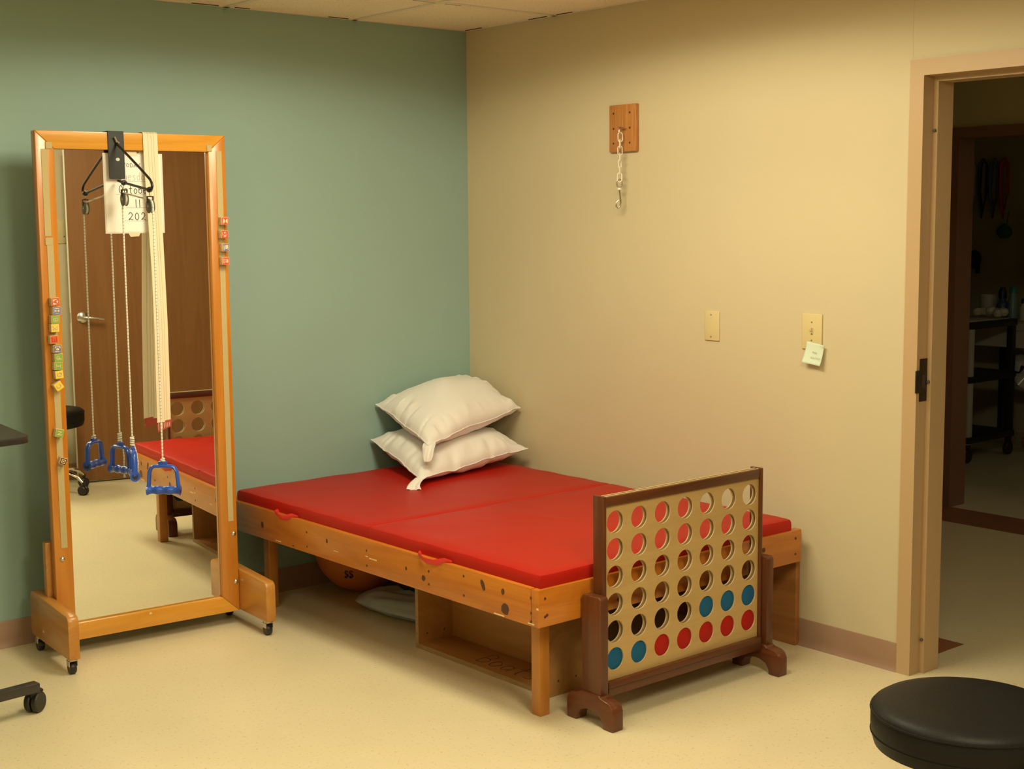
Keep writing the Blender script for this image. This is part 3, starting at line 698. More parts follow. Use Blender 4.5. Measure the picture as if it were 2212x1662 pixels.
def blob(name, c, d, m_, label, cat, seed, rz=0, sq=2.6):
    rnd = random.Random(seed); m = MB(); mi = m.mi(m_); n1, n2 = 36, 20; g = {}
    ph = [rnd.uniform(0, 6) for _ in range(6)]
    def sp(v, e): return math.copysign(abs(v)**e, v)
    for i in range(n1):
        for j in range(n2+1):
            a = 2*pi*i/n1; t = pi*j/n2-pi/2
            x = sp(cos(t), .8)*sp(cos(a), .6); y = sp(cos(t), .8)*sp(sin(a), .6); z = sp(sin(t), 1.0)
            k = 1+.05*sin(4*a+ph[0]+3*t)+.03*sin(9*a+ph[1])+.03*sin(7*t+ph[2])
            g[i, j] = m.bm.verts.new((x*d[0]*k, y*d[1]*k, max(-d[2]*.85, z*d[2]*(1+.12*sin(6*x+ph[3])*sin(7*y+ph[4])+.10*sin(15*x+3*y)))))
    for i in range(n1):
        for j in range(n2):
            f = m.bm.faces.new([g[i, j], g[(i+1) % n1, j], g[(i+1) % n1, j+1], g[i, j+1]]); f.material_index = mi; f.smooth = True
    o = m.build(name, weld=True); o.location = c; o.rotation_euler = (0, 0, rz); return tag(o, label, cat)
blob('floor_cushion', (-.83, -.71, .041), (.13, .30, .046), 'bluegrey', 'shiny blue grey cushion on the floor under the bed', 'cushion', 4, R(10))
blob('dark_bag', (-.74, -.66, .125), (.11, .15, .065), 'navy', 'dark navy bag slumped on the blue grey cushion under the bed', 'bag', 8)

# ------------------------------------------------------------ four in a row garden game
gm = empty('connect_game', (-.735, -2.041, 0), label='giant wooden four in a row game stand with brown frame at the bed foot', cat='game')
gm.name = 'four_in_a_row_stand'
HX0, HDX, HZ0, HDZ, HR = -1.057, .1068, .195, .0882, .0364
def holed(x0, x1, z0, z1, y0, y1):
    m = MB(); bm = m.bm; mi = m.mi('birch'); me_ = m.mi('birchedge')
    xs = [x0]+[HX0+HDX*(k-.5) for k in range(1, 7)]+[x1]; zs = [z0]+[HZ0+HDZ*(k-.5) for k in range(1, 6)]+[z1]
    N_ = 32
    for i in range(7):
        for j in range(6):
            cx = HX0+HDX*i; cz = HZ0+HDZ*j; a, c, e, g = xs[i], xs[i+1], zs[j], zs[j+1]
            circ = []; rect = []
            for k in range(N_):
                t = 2*pi*k/N_; dx, dz = cos(t), sin(t); circ.append((cx+HR*dx, cz+HR*dz))
                tx = ((c if dx > 0 else a)-cx)/dx if abs(dx) > 1e-9 else 1e9; tz = ((g if dz > 0 else e)-cz)/dz if abs(dz) > 1e-9 else 1e9
                # snap nearest diagonals to corners
                s_ = min(tx, tz); rect.append([cx+dx*s_, cz+dz*s_])
            for (qx, qz) in ((a, e), (c, e), (c, g), (a, g)):
                k = min(range(N_), key=lambda q: (rect[q][0]-qx)**2+(rect[q][1]-qz)**2); rect[k] = [qx, qz]
            for y, fl in ((y0, 0), (y1, 1)):
                C = [bm.verts.new((x, y, z)) for x, z in circ]; Q = [bm.verts.new((x, y, z)) for x, z in rect]
                for k in range(N_):
                    f = bm.faces.new([C[k], Q[k], Q[(k+1) % N_], C[(k+1) % N_]]); f.material_index = mi
                if y == y0: C0 = C
                else:
                    for k in range(N_): f = bm.faces.new([C0[k], C0[(k+1) % N_], C[(k+1) % N_], C[k]]); f.material_index = me_; f.smooth = True
    for (p, q) in [((x0, z0), (x1, z0)), ((x1, z0), (x1, z1)), ((x1, z1), (x0, z1)), ((x0, z1), (x0, z0))]:
        f = bm.faces.new([bm.verts.new((p[0], y0, p[1])), bm.verts.new((q[0], y0, q[1])), bm.verts.new((q[0], y1, q[1])), bm.verts.new((p[0], y1, p[1]))]); f.material_index = me_
    return m
GY0, GY1 = -2.066, -2.016
GX0, GX1 = -1.117, -.357
for (a, c) in ((GY0+.011, GY0+.0155), (GY0+.0265, GY0+.031)):
    at(holed(GX0+.012, GX1-.012, .120, .722, a, c), 'front_board' if a < -2.045 else 'back_board', gm, gm)
for (a, c) in ((GX0, GX0+.012), (GX1-.012, GX1)):
    m = MB(); m.box((a, GY0, .105), (c, GY1, .724), 'walnut_z', .003); at(m, 'side_rail', gm, gm)
for (a, c) in ((GY0+.003, GY0+.0105), (GY0+.0315, GY0+.039)):
    m = MB(); m.box((GX0+.0125, a, .690), (GX1-.0125, c, .720), 'walnut_x', .001); at(m, 'top_strip', gm, gm)
m = MB(); m.box((GX0+.0125, GY0-.010, .085), (GX1-.0125, GY0+.0105, .130), 'walnut_x', .002); m.box((GX0+.0125, GY0+.0105, .085), (GX1-.0125, GY1+.006, .119), 'walnut_x'); m.box((GX0+.0125, GY0-.0106, .1085), (GX1-.0125, GY0-.0098, .1105), 'ink')
at(m, 'bottom_rail', gm, gm)
for sx in (-1, 1):
    xa = GX0 if sx < 0 else GX1
    lo_, hi_ = (xa-.036, xa-.001) if sx < 0 else (xa+.001, xa+.036)
    m = MB(); m.prism([(lo_, y, z) for y, z in [(-2.087, .085), (-2.087, .405), (-2.081, .413), (-2.008, .413), (-2.002, .405), (-2.002, .085)]], (hi_-lo_, 0, 0), 'walnut_z', .003)
    at(m, 'upright', gm, gm)
    # arched foot
    yc = -2.042; prof = [(-.105, 0), (-.105, .062), (-.098, .078), (-.085, .088), (-.05, .094), (-.042, .102), (.042, .102), (.05, .094), (.085, .088), (.098, .078), (.105, .062), (.105, 0), (.060, 0), (.058, .018), (.045, .036), (.02, .046), (0, .048), (-.02, .046), (-.045, .036), (-.058, .018), (-.060, 0)]
    a = lo_-.006; m = MB(); m.prism([(a, yc+y, z) for y, z in prof], (hi_-lo_+.012, 0, 0), 'walnut_y', .004); at(m, 'foot', gm, gm)
rows = {0: 'bbrrrrr', 1: '....bbb'}
cn = ['first', 'second', 'third', 'fourth', 'fifth', 'sixth', 'seventh']
for j, s in rows.items():
    for i, ch in enumerate(s):
        if ch == '.': continue
        m = MB(); m.lathe([(0, 0), (.0385, 0), (.0405, .0015), (.0405, .0085), (.0385, .010), (0, .010)], 'discblue' if ch == 'b' else 'discred', (0, -.005, 0), (0, 1, 0), 40)
        o = m.build('game_disc'); o.location = (HX0+HDX*i, GY0+.021, HZ0+HDZ*j)
        tag(o, '%s game disc in the %s of the game stand, %s column from left' % ('blue' if ch == 'b' else 'red', 'bottom row' if j == 0 else 'second row up', cn[i]), 'game disc', 'discs in the game stand')

# ------------------------------------------------------------ rolling mirror (local frame: x along mirror, -y towards the room)
MO = V((-1.8, -.2767, 0)); MYAW = -.0687
mr = empty('standing_mirror', MO, MYAW, label='tall wood framed rolling mirror on two caster boards by green wall', cat='mirror')
s0, s1, zb, zt = -.345, .373, .056, 1.905; i0, i1, ib, it_ = -.278, .303, .120, 1.842
FY0, FY1 = -.020, .022
m = MB()
def rail(p, mat_):   # p: four (s,z)
    m.prism([(s, FY1, z) for s, z in p], (0, FY0-FY1, 0), mat_, .003)
rail([(s0, zb), (s1, zb), (i1, ib), (i0, ib)], 'oak_x'); rail([(s0, zt), (i0, it_), (i1, it_), (s1, zt)], 'oak_x')
rail([(s0, zb), (i0, ib), (i0, it_), (s0, zt)], 'oak_z'); rail([(s1, zb), (s1, zt), (i1, it_), (i1, ib)], 'oak_z')
m.prism([(.0, FY0-.0004, .105), (.014, FY0-.0004, .105), (.007, FY0-.0004, .115)], (0, .0006, 0), 'scratch')
m.build('frame', mr)
m = MB(); m.box((i0+.001, -.001, ib+.001), (i1-.001, .003, it_-.001), 'mirror'); m.build('glass', mr)
m = MB(); m.box((i0-.02, .004, ib-.02), (i1+.02, .0205, it_+.02), 'panel'); m.build('backing', mr)
for (a, c) in ((-.386, -.3455), (.3735, .414)):
    zz = [(-.255, .058), (-.255, .195), (-.248, .208), (-.236, .214), (.13, .228), (.155, .222), (.165, .205), (.165, .058)]
    m = MB(); m.prism([(a, y, z) for y, z in zz], (c-a, 0, 0), 'basewood', .005)
    if a < 0: m.lathe([(0, .003), (.005, .002), (.006, 0)], 'steel', (a, .02, .10), (-1, 0, 0), 14)
    m.build('base_board', mr)
    for y in (-.222, .125):
        xc = (a+c)/2; m = MB()
        m.lathe([(0, 0), (.016, 0), (.016, -.006), (.010, -.010), (0, -.010)], 'steel', (xc, y, .058), n=20)
        m.box((xc-.016, y-.014, .030), (xc-.013, y+.014, .052), 'steel', .001, 1); m.box((xc+.013, y-.014, .030), (xc+.016, y+.014, .052), 'steel', .001, 1); m.box((xc-.016, y-.014, .048), (xc+.016, y+.014, .052), 'steel', .001, 1)
        cst = m.build('caster', mr)
        m = MB(); m.lathe([(0, -.011), (.020, -.011), (.0225, -.008), (.0225, .008), (.020, .011), (0, .011)], 'black', (xc, y+.004, .0228), (1, 0, 0), 24); m.build('wheel', cst)
for (a, c) in ((-.352, -.318), (.330, .372)):
    m = MB(); m.box((a-(.012 if a < 0 else 0), .023, .20), (c, .058, .425), 'basewood', .003); m.build('support_post', mr)
for (s, z) in ((-.317, .367), (.357, .367), (.360, .174)):
    m = MB(); m.lathe([(0, .006), (.005, .0055), (.0085, .003), (.010, 0)], 'steel', (s, FY0, z), (0, -1, 0), 18); m.build('bolt', mr)
for (pts) in ([(-.325, -.302, 1.535, 1.840)], [(-.320, -.297, .408, 1.530)], [(.335, .357, .418, 1.846)]):
    for (a, c, z0, z1) in pts:
        m = MB(); m.box((a, FY0-.0018, z0), (c, FY0, z1), 'velcro'); m.build('velcro_strip', mr)
for (s, z, w_) in ((-.297, 1.853, .0115), (.308, 1.856, .010), (-.314, 1.516, .0115)):
    m = MB(); m.box((s-w_, FY0-.0032, z-.012), (s+w_, FY0-.0001, z+.012), 'velcro', .0005, 1); m.build('velcro_square', mr)

# alphabet blocks held on the velcro strips
def wpt(s, y, z): return MO+V((s*cos(MYAW)-y*sin(MYAW), s*sin(MYAW)+y*cos(MYAW), z))
def block(ch, s, z, border, ink, field, rot, label, size=.029, rx=0):
    h = size/2; o_ = wpt(s, FY0-.002-h-.0002, z)
    rt = empty('alphabet_block', o_, MYAW, label=label, cat='toy block', group='alphabet blocks on the mirror frame')
    rt.rotation_euler = Euler((0, R(rot), 0)).to_matrix().to_4x4().to_euler(); rt.rotation_euler = (M4.Rotation(MYAW, 4, 'Z') @ M4.Rotation(R(rot), 4, 'Y')).to_euler()
    m = MB(); m.box((-h, -h, -h), (h, h, h), 'rawblock', .0012, 2); 
    e = h-.0015
    m.disc((-h, -.002, .003), (-1, 0, 0), .004, 'stitch', .0003); m.build('cube', rt)
    m = MB(); m.box((-e, -h-.0006, -e), (e, -h+.0002, e), border)
    if field != border: m.box((-e+.0035, -h-.0009, -e+.0035), (e-.0035, -h-.0004, e-.0035), field)
    lw = lh = .015 if size > .027 else .009
    a = R(90)  # letters lie on their side on the left strip
    if s < 0: rgt, up = V((0, 0, 1)), V((-1, 0, 0))
    else: rgt, up = V((1, 0, 0)), V((0, 0, 1))
    oo = V((0, -h-.0009, 0))-rgt*(lw/2)-up*(lh/2)
    write(m, ch, oo, rgt, up, (0, -1, 0), lh, lw, 0, .0030 if size > .027 else .0022, ink, .0006, serif=True)
    m.build('letter_face', rt)
nm = {'bred': 'red', 'bblue': 'blue', 'bgreen': 'green', 'byellow': 'yellow', 'borange': 'orange', 'bbrown': 'dark brown'}
for (ch, s, z, bd, ik, fd, rot, where) in [
    ('A', -.309, 1.304, 'bred', 'bred', 'btan', -4, 'topmost on left mirror frame'), ('H', -.305, 1.272, 'bblue', 'bblue', 'btan', 3, 'on left mirror frame under the A'),
    ('B', -.312, 1.241, 'bgreen', 'btan', 'bgreen', 1, 'on left mirror frame between H and K'), ('K', -.314, 1.211, 'byellow', 'stitch', 'byellow', 0, 'on left mirror frame'),
    ('E', -.319, 1.170, 'borange', 'bred', 'borange', -2, 'on left mirror frame'), ('D', -.309, 1.136, 'bblue', 'bblue', 'btan', 2, 'on left mirror frame under the orange E'),
    ('P', -.306, 1.105, 'bgreen', 'btan', 'bgreen', -2, 'on left mirror frame just under the blue D'), ('I', -.309, 1.075, 'bgreen', 'btan', 'bgreen', 2, 'on left mirror frame above the yellow G'),
    ('G', -.307, 1.044, 'byellow', 'stitch', 'byellow', -5, 'on left mirror frame'), ('C', -.311, 1.003, 'byellow', 'stitch', 'byellow', -32, 'turned cornerwise on left mirror frame'),
    ('N', -.316, .834, 'bgreen', 'btan', 'bgreen', 12, 'alone low on left mirror frame'),
    ('I', .350, 1.583, 'bred', 'bred', 'btan', 0, 'topmost on right mirror frame'), ('M', .346, 1.533, 'bred', 'bred', 'btan', 0, 'on right mirror frame'),
    ('L', .349, 1.483, 'bblue', 'bblue', 'btan', 0, 'on right mirror frame'), ('E', .347, 1.432, 'bred', 'bred', 'btan', 0, 'lowest on right mirror frame')]:
    block(ch, s, z, bd, ik, fd, rot, '%s bordered letter %s block, %s' % (nm[bd], ch, where))
block('U', -.306, .730, 'bbrown', 'bbrown', 'btan', 22, 'small dark brown bordered letter block, lowest on left mirror frame', .025)

# laminated day sheet taped on the glass
sh = empty('date_sheet', MO, MYAW, label='laminated white day and date sheet taped on the mirror behind the strap', cat='sign')
m = MB(); m.box((-.098, -.0024, 1.541), (.128, -.0014, 1.832), 'lam', .0002, 1)
m.box((-.092, -.0027, 1.547), (.121, -.0020, 1.827), 'paper')
def zpx(y): return 1.833-(y-331)*.0017
def spx(x): return -.0945+(x-235)*.00174
Yn = (0, -1, 0); Rt = (1, 0, 0); Up = (0, 0, 1); yy = -.0027
write(m, 'TODAY IS', (spx(275), yy, zpx(361)), Rt, Up, Yn, .0130, .0112, .0026, .0015, 'ink', .0003, True)
write(m, 'Tuesday', (spx(266), yy, zpx(389)), Rt, Up, Yn, .028, .0138, .0030, .0016, 'inkg', .0003, hand=True)
write(m, 'October', (spx(265), yy, zpx(417)), Rt, Up, Yn, .028, .0150, .0033, .0024, 'ink', .0003, hand=True)
write(m, '11', (spx(298), yy, zpx(447)), Rt, Up, Yn, .028, .010, .004, .0026, 'ink', .0003)
write(m, '2022', (spx(283), yy, zpx(474)), Rt, Up, Yn, .027, .0180, .0062, .0024, 'ink', .0003, hand=True)
for (a, c, y) in ((262, 341, 391), (258, 341, 420), (279, 341, 448), (275, 341, 476)): m.box((spx(a), yy-.0003, zpx(y)-.0006), (spx(c), yy+.0003, zpx(y)+.0003), 'ink')
m.build('laminated_page', sh)
m = MB(); m.box((-.015, -.0032, 1.822), (.03, -.0027, 1.838), 'tape'); m.build('tape_piece', sh)
m = MB(); m.prism([(-.012, -.0025, 1.541), (.034, -.0025, 1.543), (.028, -.0012, 1.530), (-.004, -.0012, 1.528)], (0, .0004, 0), 'tape'); m.build('tape_piece', sh)

# webbing strap over the frame
m = MB(); mi = m.mi('web')
path = [(.073, .030, 1.55), (.075, .030, 1.80), (.075, .028, 1.900), (.0755, .020, 1.9085), (.0755, -.015, 1.9090), (.0755, -.0235, 1.903), (.076, -.0245, 1.80), (.080, -.030, 1.60), (.079, -.045, 1.40), (.076, -.058, 1.20), (.073, -.062, 1.00), (.071, -.064, .84)]
tw = [0, 0, 0, 0, 0, 0, 0, .05, .16, .12, .08, .10]
w2 = .0275; st_lines = [(-.33, .0006), (.12, .0006), (.45, .0006)]
def strap_rows(off, a0, a1, mm, mb, th):
    rws = []
    for k, (s, y, z) in enumerate(path):
        p = V((s, y, z)); nx_p = V(path[min(k+1, len(path)-1)]); pv = V(path[max(k-1, 0)]); t = (nx_p-pv).normalized()
        sd = V((cos(tw[k]), sin(tw[k]), 0)); n_ = sd.cross(t).normalized()
        if n_.length < .5: n_ = V((0, -1, 0))
        rws.append((p+sd*w2*a0+n_*off, p+sd*w2*a1+n_*off, p+sd*w2*a1+n_*(off+th), p+sd*w2*a0+n_*(off+th)))
    mi_ = mb.mi(mm); vv = [[mb.bm.verts.new(q) for q in r4] for r4 in rws]
    for a, c in zip(vv, vv[1:]):
        for q in range(4): f = mb.bm.faces.new([a[q], a[(q+1) % 4], c[(q+1) % 4], c[q]]); f.material_index = mi_
    for r4 in (vv[0][::-1], vv[-1]): f = mb.bm.faces.new(r4); f.material_index = mi_
strap_rows(-.001, -1, 1, 'web', m, .002)
for a, wd_ in st_lines:
    strap_rows(-.0019, a-.02, a+.02, 'stitch', m, .0038)
rt = empty('webbing_strap', MO, MYAW, label='wide cream webbing strap hung over the mirror top with red stitched end', cat='strap')
m.build('webbing', rt)
m = MB(); m.prism([(.0435, -.0585, .842), (.0985, -.0640, .848), (.0985, -.0640, .822), (.048, -.0585, .803)], (0, -.0028, 0), 'redstitch')
for k in range(7): m.box((.048+k*.007, -.0672, .812+k*.002), (.0495+k*.007, -.0655, .838), 'web')
m.build('stitched_end', rt)

# shoulder pulley over the mirror top
pl = empty('shoulder_pulley', MO, MYAW, label='black over door shoulder pulley with white ropes and blue handles on the mirror', cat='exercise pulley')
m = MB(); m.box((-.084, -.0245, 1.738), (-.024, -.0215, 1.9085), 'blackm', .001, 1); m.box((-.084, -.0245, 1.906), (-.024, .027, 1.909), 'blackm', .001, 1); m.box((-.084, .0235, 1.84), (-.024, .0265, 1.909), 'blackm', .001, 1)
m.disc((-.050, -.0245, 1.808), (0, -1, 0), .0075, 'whiteish', .0006, 20, 1, .8)
m.build('bracket', pl)
m = MB(); m.tube([(-.055, -.0255, 1.872), (-.055, -.035, 1.872)], .004, 'steel', 10); m.tube([(-.062, -.034, 1.888), (-.055, -.035, 1.872), (-.046, -.034, 1.866)], .0035, 'steel', 8); m.build('wing_screw', pl)
AX = -.054
m = MB(); m.tube([(AX, -.028, 1.865), (AX, -.05, 1.855), (AX, -.15, 1.811), (AX, -.25, 1.766), (AX, -.33, 1.728), (AX, -.344, 1.716), (AX, -.348, 1.705), (AX, -.342, 1.696), (AX, -.325, 1.692), (AX, -.20, 1.708), (AX, -.08, 1.724), (AX, -.03, 1.731)], .0045, 'blackm', 10)
for (y, z) in ((-.085, 1.723), (-.322, 1.693)): m.lathe([(0, -.009), (.008, -.009), (.0095, -.006), (.0095, .006), (.008, .009), (0, .009)], 'blackm', (AX, y, z), (0, 1, -.12), 14)
m.build('arm', pl)
PY = {'n': (-.085, 1.664), 't': (-.325, 1.636)}
for k, (y, z) in PY.items():
    m = MB()
    for sg in (-1, 1):
        m.lathe([(0, 0), (.0235, 0), (.0245, .001), (.0245, .0025), (.018, .004), (0, .0045)], 'rubber', (AX+sg*.0045, y, z), (sg, 0, 0), 28)
        m.lathe([(0, .0055), (.003, .005), (.0035, .004)], 'steel', (AX+sg*.0045, y, z), (sg, 0, 0), 10)
    m.lathe([(.0, -.0045), (.021, -.0045), (.0185, 0), (.021, .0045), (0, .0045)], 'whiteish', (AX, y, z), (1, 0, 0), 28)
    m.box((AX-.011, y-.006, z+.010), (AX-.0095, y+.006, z+.034), 'blackm', .0005, 1); m.box((AX+.0095, y-.006, z+.010), (AX+.011, y+.006, z+.034), 'blackm', .0005, 1); m.box((AX-.011, y-.007, z+.031), (AX+.011, y+.007, z+.035), 'blackm', .001, 1)
    m.build('pulley_wheel', pl)
    m = MB(); zz = z+.034; zt_ = 1.716 if k == 'n' else 1.686
    m.tube([(AX, y+.006*sin(t_), zz+(zt_-zz)*t_/pi+.002) for t_ in [pi*q/8 for q in range(9)]], .0016, 'steel', 6); m.build('hook', pl)
wr_ = .0215
def arc(cy, cz, a0, a1, n=10): return [(AX, cy+wr_*cos(a0+(a1-a0)*k/n), cz+wr_*sin(a0+(a1-a0)*k/n)) for k in range(n+1)]
ny_, nz_ = PY['n']; ty_, tz_ = PY['t']
HN = (AX, ny_+wr_, .780); HT = (AX, ty_-wr_, .742)
m = MB()
rp = [HN]+[(AX, ny_+wr_, .78+(nz_-.78)*k/12) for k in range(1, 12)]+arc(ny_, nz_, 0, pi/2+.1)+arc(ty_, tz_, pi/2+.1, pi)+[(AX, ty_-wr_, tz_-(tz_-.742)*k/12) for k in range(1, 13)]
m.tube(rp, .0032, 'rope', 8); m.build('rope', pl)
def knot(c, n, name='rope_knot'):
    m = MB(); pts = []
    for k in range(40):
        t = k/39*2*pi*n; pts.append((c[0]+.0055*cos(t), c[1]+.0055*sin(t), c[2]-.008*n*k/39*1.0+.004))
    m.tube(pts, .0036, 'rope', 8); return m
m = knot((HN[0], HN[1], .792), 4.2)
m.tube([(HN[0]+.004, HN[1], .775), (HN[0]+.012, HN[1]-.004, .74), (HN[0]+.016, HN[1]-.008, .70), (HN[0]+.013, HN[1]-.005, .66), (HN[0]+.012, HN[1], .630)], .0028, 'rope', 8)
m.lathe([(0, -.004), (.005, -.002), (.005, .002), (0, .004)], 'rope', (HN[0]+.012, HN[1], .628), n=10); m.build('rope_knot', pl)
m = knot((HT[0], HT[1], .748), 1.4); m.build('rope_knot', pl)
def handle(top, rz):
    """plane normal along local y before turning by rz; hangs below top"""
    m = MB(); W, H = .108, .094
    out = []
    ctr = [(-.030, 0), (.030, 0), (.042, -.006), (.049, -.020), (.0545, -.085)]
    loop = [(-.0545, -.085), (-.049, -.020), (-.042, -.006), (-.030, 0), (0, .001), (.030, 0), (.042, -.006), (.049, -.020), (.0545, -.085)]
    m.tube([(x, 0, z-.014) for x, z in loop], (.0110, .0068), 'blue', 10, False, flat=(0, 1, 0))
    pr = []
    for k in range(25):
        t = k/24; pr.append((.0145+.0016*cos(t*2*pi*3)+(.0025 if k in (0, 24) else 0), -.059+.118*t))
    m.lathe([(0, -.059)]+pr+[(0, .059)], 'blue', (0, 0, -.100), (1, 0, 0), 20)
    m.box((-.016, -.006, -.016), (.016, .006, .004), 'blue', .002)
    for sg in (-1, 1): m.disc((sg*.0592, 0, -.100), (sg, 0, 0), .0105, 'ink', .0006, 18)
    o = m.build('handle', pl); o.location = top; o.rotation_euler = (0, 0, rz); return o
handle((HN[0], HN[1], .757), R(70)-MYAW); handle((HT[0], HT[1], .740), R(-44)-MYAW)

# ------------------------------------------------------------ things on the right wall
wb = empty('wall_board', (0, -1.035, 1.942), label='small varnished wood board screwed high on the cream wall', cat='board')
m = MB(); m.box((-.020, -1.112, 1.848), (0, -.958, 2.037), 'boardwood', .004); at(m, 'board', wb, wb)
for y in (-.985, -1.078):
    for z in (1.883, 1.942, 2.003):
        m = MB(); m.disc((-.020, y, z), (-1, 0, 0), .0042, 'ink', .0006); at(m, 'screw', wb, wb)
CY = -1.050
m = MB(); m.lathe([(0, -.002), (.013, -.0015), (.014, 0), (.013, .0015), (0, .002)], 'steel', (-.045, CY-.004, 1.944), (0, 0, 1), 20); m.tube([(-.019, CY-.006, 1.941), (-.045, CY, 1.941), (-.052, CY, 1.935), (-.052, CY, 1.925), (-.046, CY, 1.919), (-.040, CY, 1.925)], .0028, 'steel', 8); at(m, 'eye_hook', wb, wb)
ch = empty('wall_chain', (-.046, CY, 1.92), label='short white link chain hanging from the board with a metal snap hook', cat='chain')
zc = 1.905
wA = V((.765, -.645, 0)); wB = V((.645, .765, 0))
for k in range(7):
    m = MB(); m.link((-.046, CY+.0006*k, zc-k*.0268), (0, 0, 1), (wA*cos(.35*k)+wB*sin(.2)) if k % 2 == 0 else (wB+wA*(.25 if k == 1 else .05)), .036, .0185, .0022, 'chain'); at(m, 'link', ch, ch)
zs = zc-6*.0268-.03
m = MB(); m.link((-.046, CY+.004, zs+.006), (0, 0, 1), wA, .032, .021, .0024, 'nickel'); m.cyl((-.046, CY+.004, zs-.020), (-.046, CY+.004, zs-.011), .008, 'chain', 14)
c0 = V((-.046, CY+.004, zs-.02)); m.tube([c0, c0+wA*.002+V((0, 0, -.02)), c0+wA*.005+V((0, 0, -.045)), c0+wA*.003+V((0, 0, -.066)), c0-wA*.006+V((0, 0, -.074)), c0-wA*.013+V((0, 0, -.066)), c0-wA*.012+V((0, 0, -.050)), c0-wA*.001+V((0, 0, -.040))], [.0035, .0032, .0036, .003, .003, .003, .0028, .0022], 'nickel', 8)
at(m, 'snap_hook', ch, ch)
bp_ = empty('blank_plate', (0, -1.5125, 1.164), label='narrow blank ivory cover plate on the cream wall, left of the light switch', cat='cover plate')
m = MB(); m.box((-.006, -1.549, 1.107), (0, -1.476, 1.222), 'ivory', .0025, 3); at(m, 'plate', bp_, bp_)
for z in (1.122, 1.207): m = MB(); m.disc((-.006, -1.508, z), (-1, 0, 0), .0032, 'screw', .0008); at(m, 'screw', bp_, bp_)
sw = empty('light_switch', (0, -1.99, 1.169), label='wide ivory light switch plate on the cream wall near the door', cat='light switch')
m = MB(); m.box((-.007, -2.034, 1.104), (0, -1.945, 1.233), 'ivory', .003, 3); at(m, 'plate', sw, sw)
m = MB(); m.box((-.0082, -1.997, 1.157), (-.0068, -1.985, 1.184), 'ivory', .0004, 1); m.prism([(-.007, y, z) for y, z in ((-1.9945, 1.166), (-1.9875, 1.166), (-1.9875, 1.180), (-1.9945, 1.180))], (-.012, 0, .006), 'ivory', .001); m.box((-.0084, -1.9945, 1.158), (-.0080, -1.9875, 1.162), 'ink'); at(m, 'toggle', sw, sw)
for z in (1.137, 1.202): m = MB(); m.disc((-.007, -1.990, z), (-1, 0, 0), .003, 'screw', .0008); at(m, 'screw', sw, sw)
# curled note
m = MB(); mi = m.mi('note'); g = []
for i in range(13):
    row = []
    for j in range(13):
        u = i/12; v = j/12; y = -.0395+.079*u; z = -v*.076
        lift = .0022+.018*(v**2)*(1-.3*u)+.010*(u-.5)**2+(.004 if v < .1 and u > .8 else 0)
        a = R(-7); row.append(m.bm.verts.new((-.0078-lift, -2.012-(y*cos(a)+z*sin(a)*-1)*1.0, 1.128+(y*sin(a)+z*cos(a)))))
    g.append(row)
for i in range(12):
    for j in range(12): f = m.bm.faces.new([g[i][j], g[i+1][j], g[i+1][j+1], g[i][j+1]]); f.material_index = mi; f.smooth = True
write(m, 'no', (-.0180, -2.003, 1.092), (0, -1, -.1), (0, 0, 1), (-1, 0, 0), .010, .009, .002, .0009, 'pencil', .0004, hand=True)
write(m, 'water', (-.0225, -1.998, 1.075), (0, -1, -.1), (0, 0, 1), (-1, 0, 0), .009, .0075, .002, .0009, 'pencil', .0004)
o = m.build('sticky_note', recalc=False); so = o.modifiers.new('t', 'SOLIDIFY'); so.thickness = .0003
tag(o, 'curled pale green paper note stuck on the corner of the light switch plate', 'note')

# ------------------------------------------------------------ round stool, bottom right
st = empty('round_stool', (-1.355, -3.484, 0), label='round black vinyl rolling stool in the right foreground', cat='stool')
R0 = .212
m = MB(); m.lathe([(0, .503), (.10, .5028), (.17, .5005), (R0-.018, .495), (R0-.005, .4865), (R0, .477), (R0, .440), (R0-.001, .425), (R0-.008, .400), (R0-.03, .392), (0, .390)], 'vinyl', n=72); m.build('seat', st)
m = MB(); m.tube([((R0-.0005)*cos(t), (R0-.0005)*sin(t), .4775) for t in [2*pi*k/72 for k in range(72)]], .0026, 'vinyl', 6, True)
m.tube([((R0)*cos(t), (R0)*sin(t), .4275) for t in [2*pi*k/72 for k in range(72)]], .0012, 'vinyl', 6, True); m.build('seam_piping', st)
m = MB(); m.cyl((0, 0, .15), (0, 0, .388), .016, 'chrome'); m.cyl((0, 0, .10), (0, 0, .25), .027, 'black'); m.build('gas_lift', st)
m = MB()
for k in range(5):
    a = 2*pi*k/5+R(52); d = V((cos(a), sin(a), 0))
    m.tube([d*.01+V((0, 0, .125)), d*.08+V((0, 0, .130)), d*.15+V((0, 0, .125)), d*.20+V((0, 0, .105)), d*.235+V((0, 0, .070))], [(.012, .014), (.012, .014), (.011, .013), (.010, .011), (.009, .010)], 'chrome', 10, False, flat=(0, 0, 1))
m.lathe([(0, .10), (.035, .10), (.035, .145), (0, .15)], 'chrome', n=24); m.build('star_base', st)
for k in range(5):
    a = 2*pi*k/5+R(52); d = V((cos(a), sin(a), 0)); s_ = V((-sin(a), cos(a), 0)); m = MB()
    for sg in (-1, 1): m.lathe([(0, -.009), (.024, -.009), (.028, -.005), (.028, .005), (.024, .009), (0, .009)], 'black', d*.232+s_*(sg*.012)+V((0, 0, .0285)), s_, 20)
    m.tube([d*.235+V((0, 0, .078)), d*.235+V((0, 0, .055)), d*.232+V((0, 0, .03))], [.012, .010, .006], 'black', 10); m.build('caster', st)

# ------------------------------------------------------------ table at the left edge
tl = empty('overbed_table', (-2.55, -.83, 0), label='black topped rolling table whose corner shows at the left edge', cat='table')
zt2 = .895; P1 = V((-2.388, -.672, 0)); du_ = V((-.985, .03, 0)).normalized(); dv_ = V((-.16, .99, 0)).normalized()
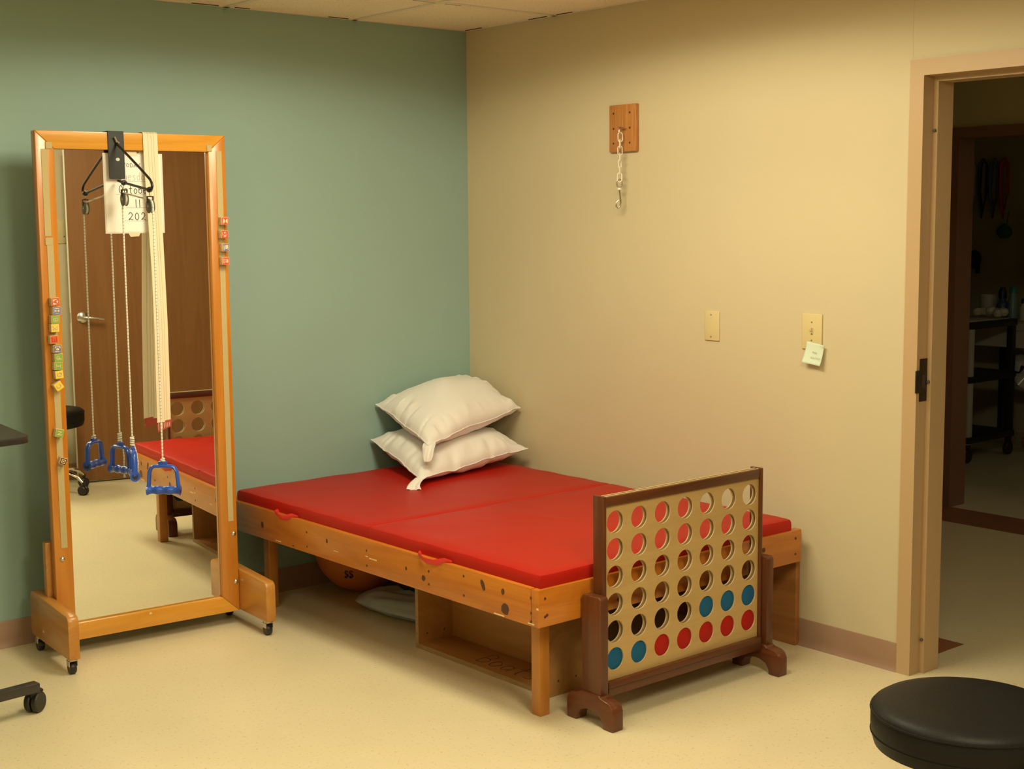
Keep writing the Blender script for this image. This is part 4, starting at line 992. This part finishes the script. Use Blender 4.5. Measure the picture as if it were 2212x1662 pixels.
# top outline (rounded corner at P1); edges run along the image-left direction and away from viewer
e1 = (V((-2.468, -.683, 0))-V((-2.392, -.689, 0))).normalized(); e2 = (V((-2.344, -.347, 0))-V((-2.367, -.616, 0))).normalized()
c = P1.copy(); r = .035
e1 = V((-.62, -.785, 0)); 
def tabletop():
    m = MB(); A = c
    d1 = V((-1.0, -.16, 0)).normalized(); d2 = V((.0875, .996, 0)).normalized()
    A = V((-2.375, -.700, 0)); pts = []
    for k in range(9):
        t = k/8; p = (A+d1*r)*(1-t)**2+A*2*t*(1-t)+(A+d2*r)*t**2; pts.append(p)
    pts += [A+d2*.50, A+d2*.50+d1*.76, A+d1*.76]
    m.prism([p+V((0, 0, zt2-.022)) for p in pts], (0, 0, .022), 'doorb', .003)
    m.prism([p*.0+p+V((0, 0, zt2)) for p in pts], (0, 0, .0006), 'tabletop')
    return m
at(tabletop(), 'tabletop', tl, tl)
bd = V((-2.56, -.84, 0)); q0 = V((-2.428, -.790, 0)); d = V((-.995, -.10, 0)).normalized(); s_ = V((-d.y, d.x, 0))
m = MB(); rr_ = M4.Rotation(math.atan2(d.y, d.x), 3, 'Z')
m.box(tuple(q0+d*.375-V((.375, .02, 0))+V((0, 0, .078))), tuple(q0+d*.375+V((.375, .02, 0))+V((0, 0, .108))), 'tube', .003, 2, rr_); at(m, 'base_bar', tl, tl)
m = MB(); m.box((q0.x-.50, -.86-.03, .10), (q0.x-.44, -.80, zt2-.024), 'tube', .004); at(m, 'column', tl, tl)
for off in (.02, .72):
    p = q0+d*off+V((.02 if off < .1 else 0, .03 if off < .1 else 0, 0)); m = MB()
    for sg in (-1, 1): m.lathe([(0, -.010), (.030, -.010), (.034, -.006), (.034, .006), (.030, .010), (0, .010)], 'black', p+V((.6, -.8, 0))*(sg*.013)+V((0, 0, .0345)), (.6, -.8, 0), 24)
    m.lathe([(0, 0), (.014, 0), (.016, .030), (0, .035)], 'black', p+V((-.005, -.005, .045)), n=14); m.box(tuple(p+V((.008, .0, .062))), tuple(p+V((.030, .022, .070))), 'black', .002)
    at(m, 'caster', tl, tl)
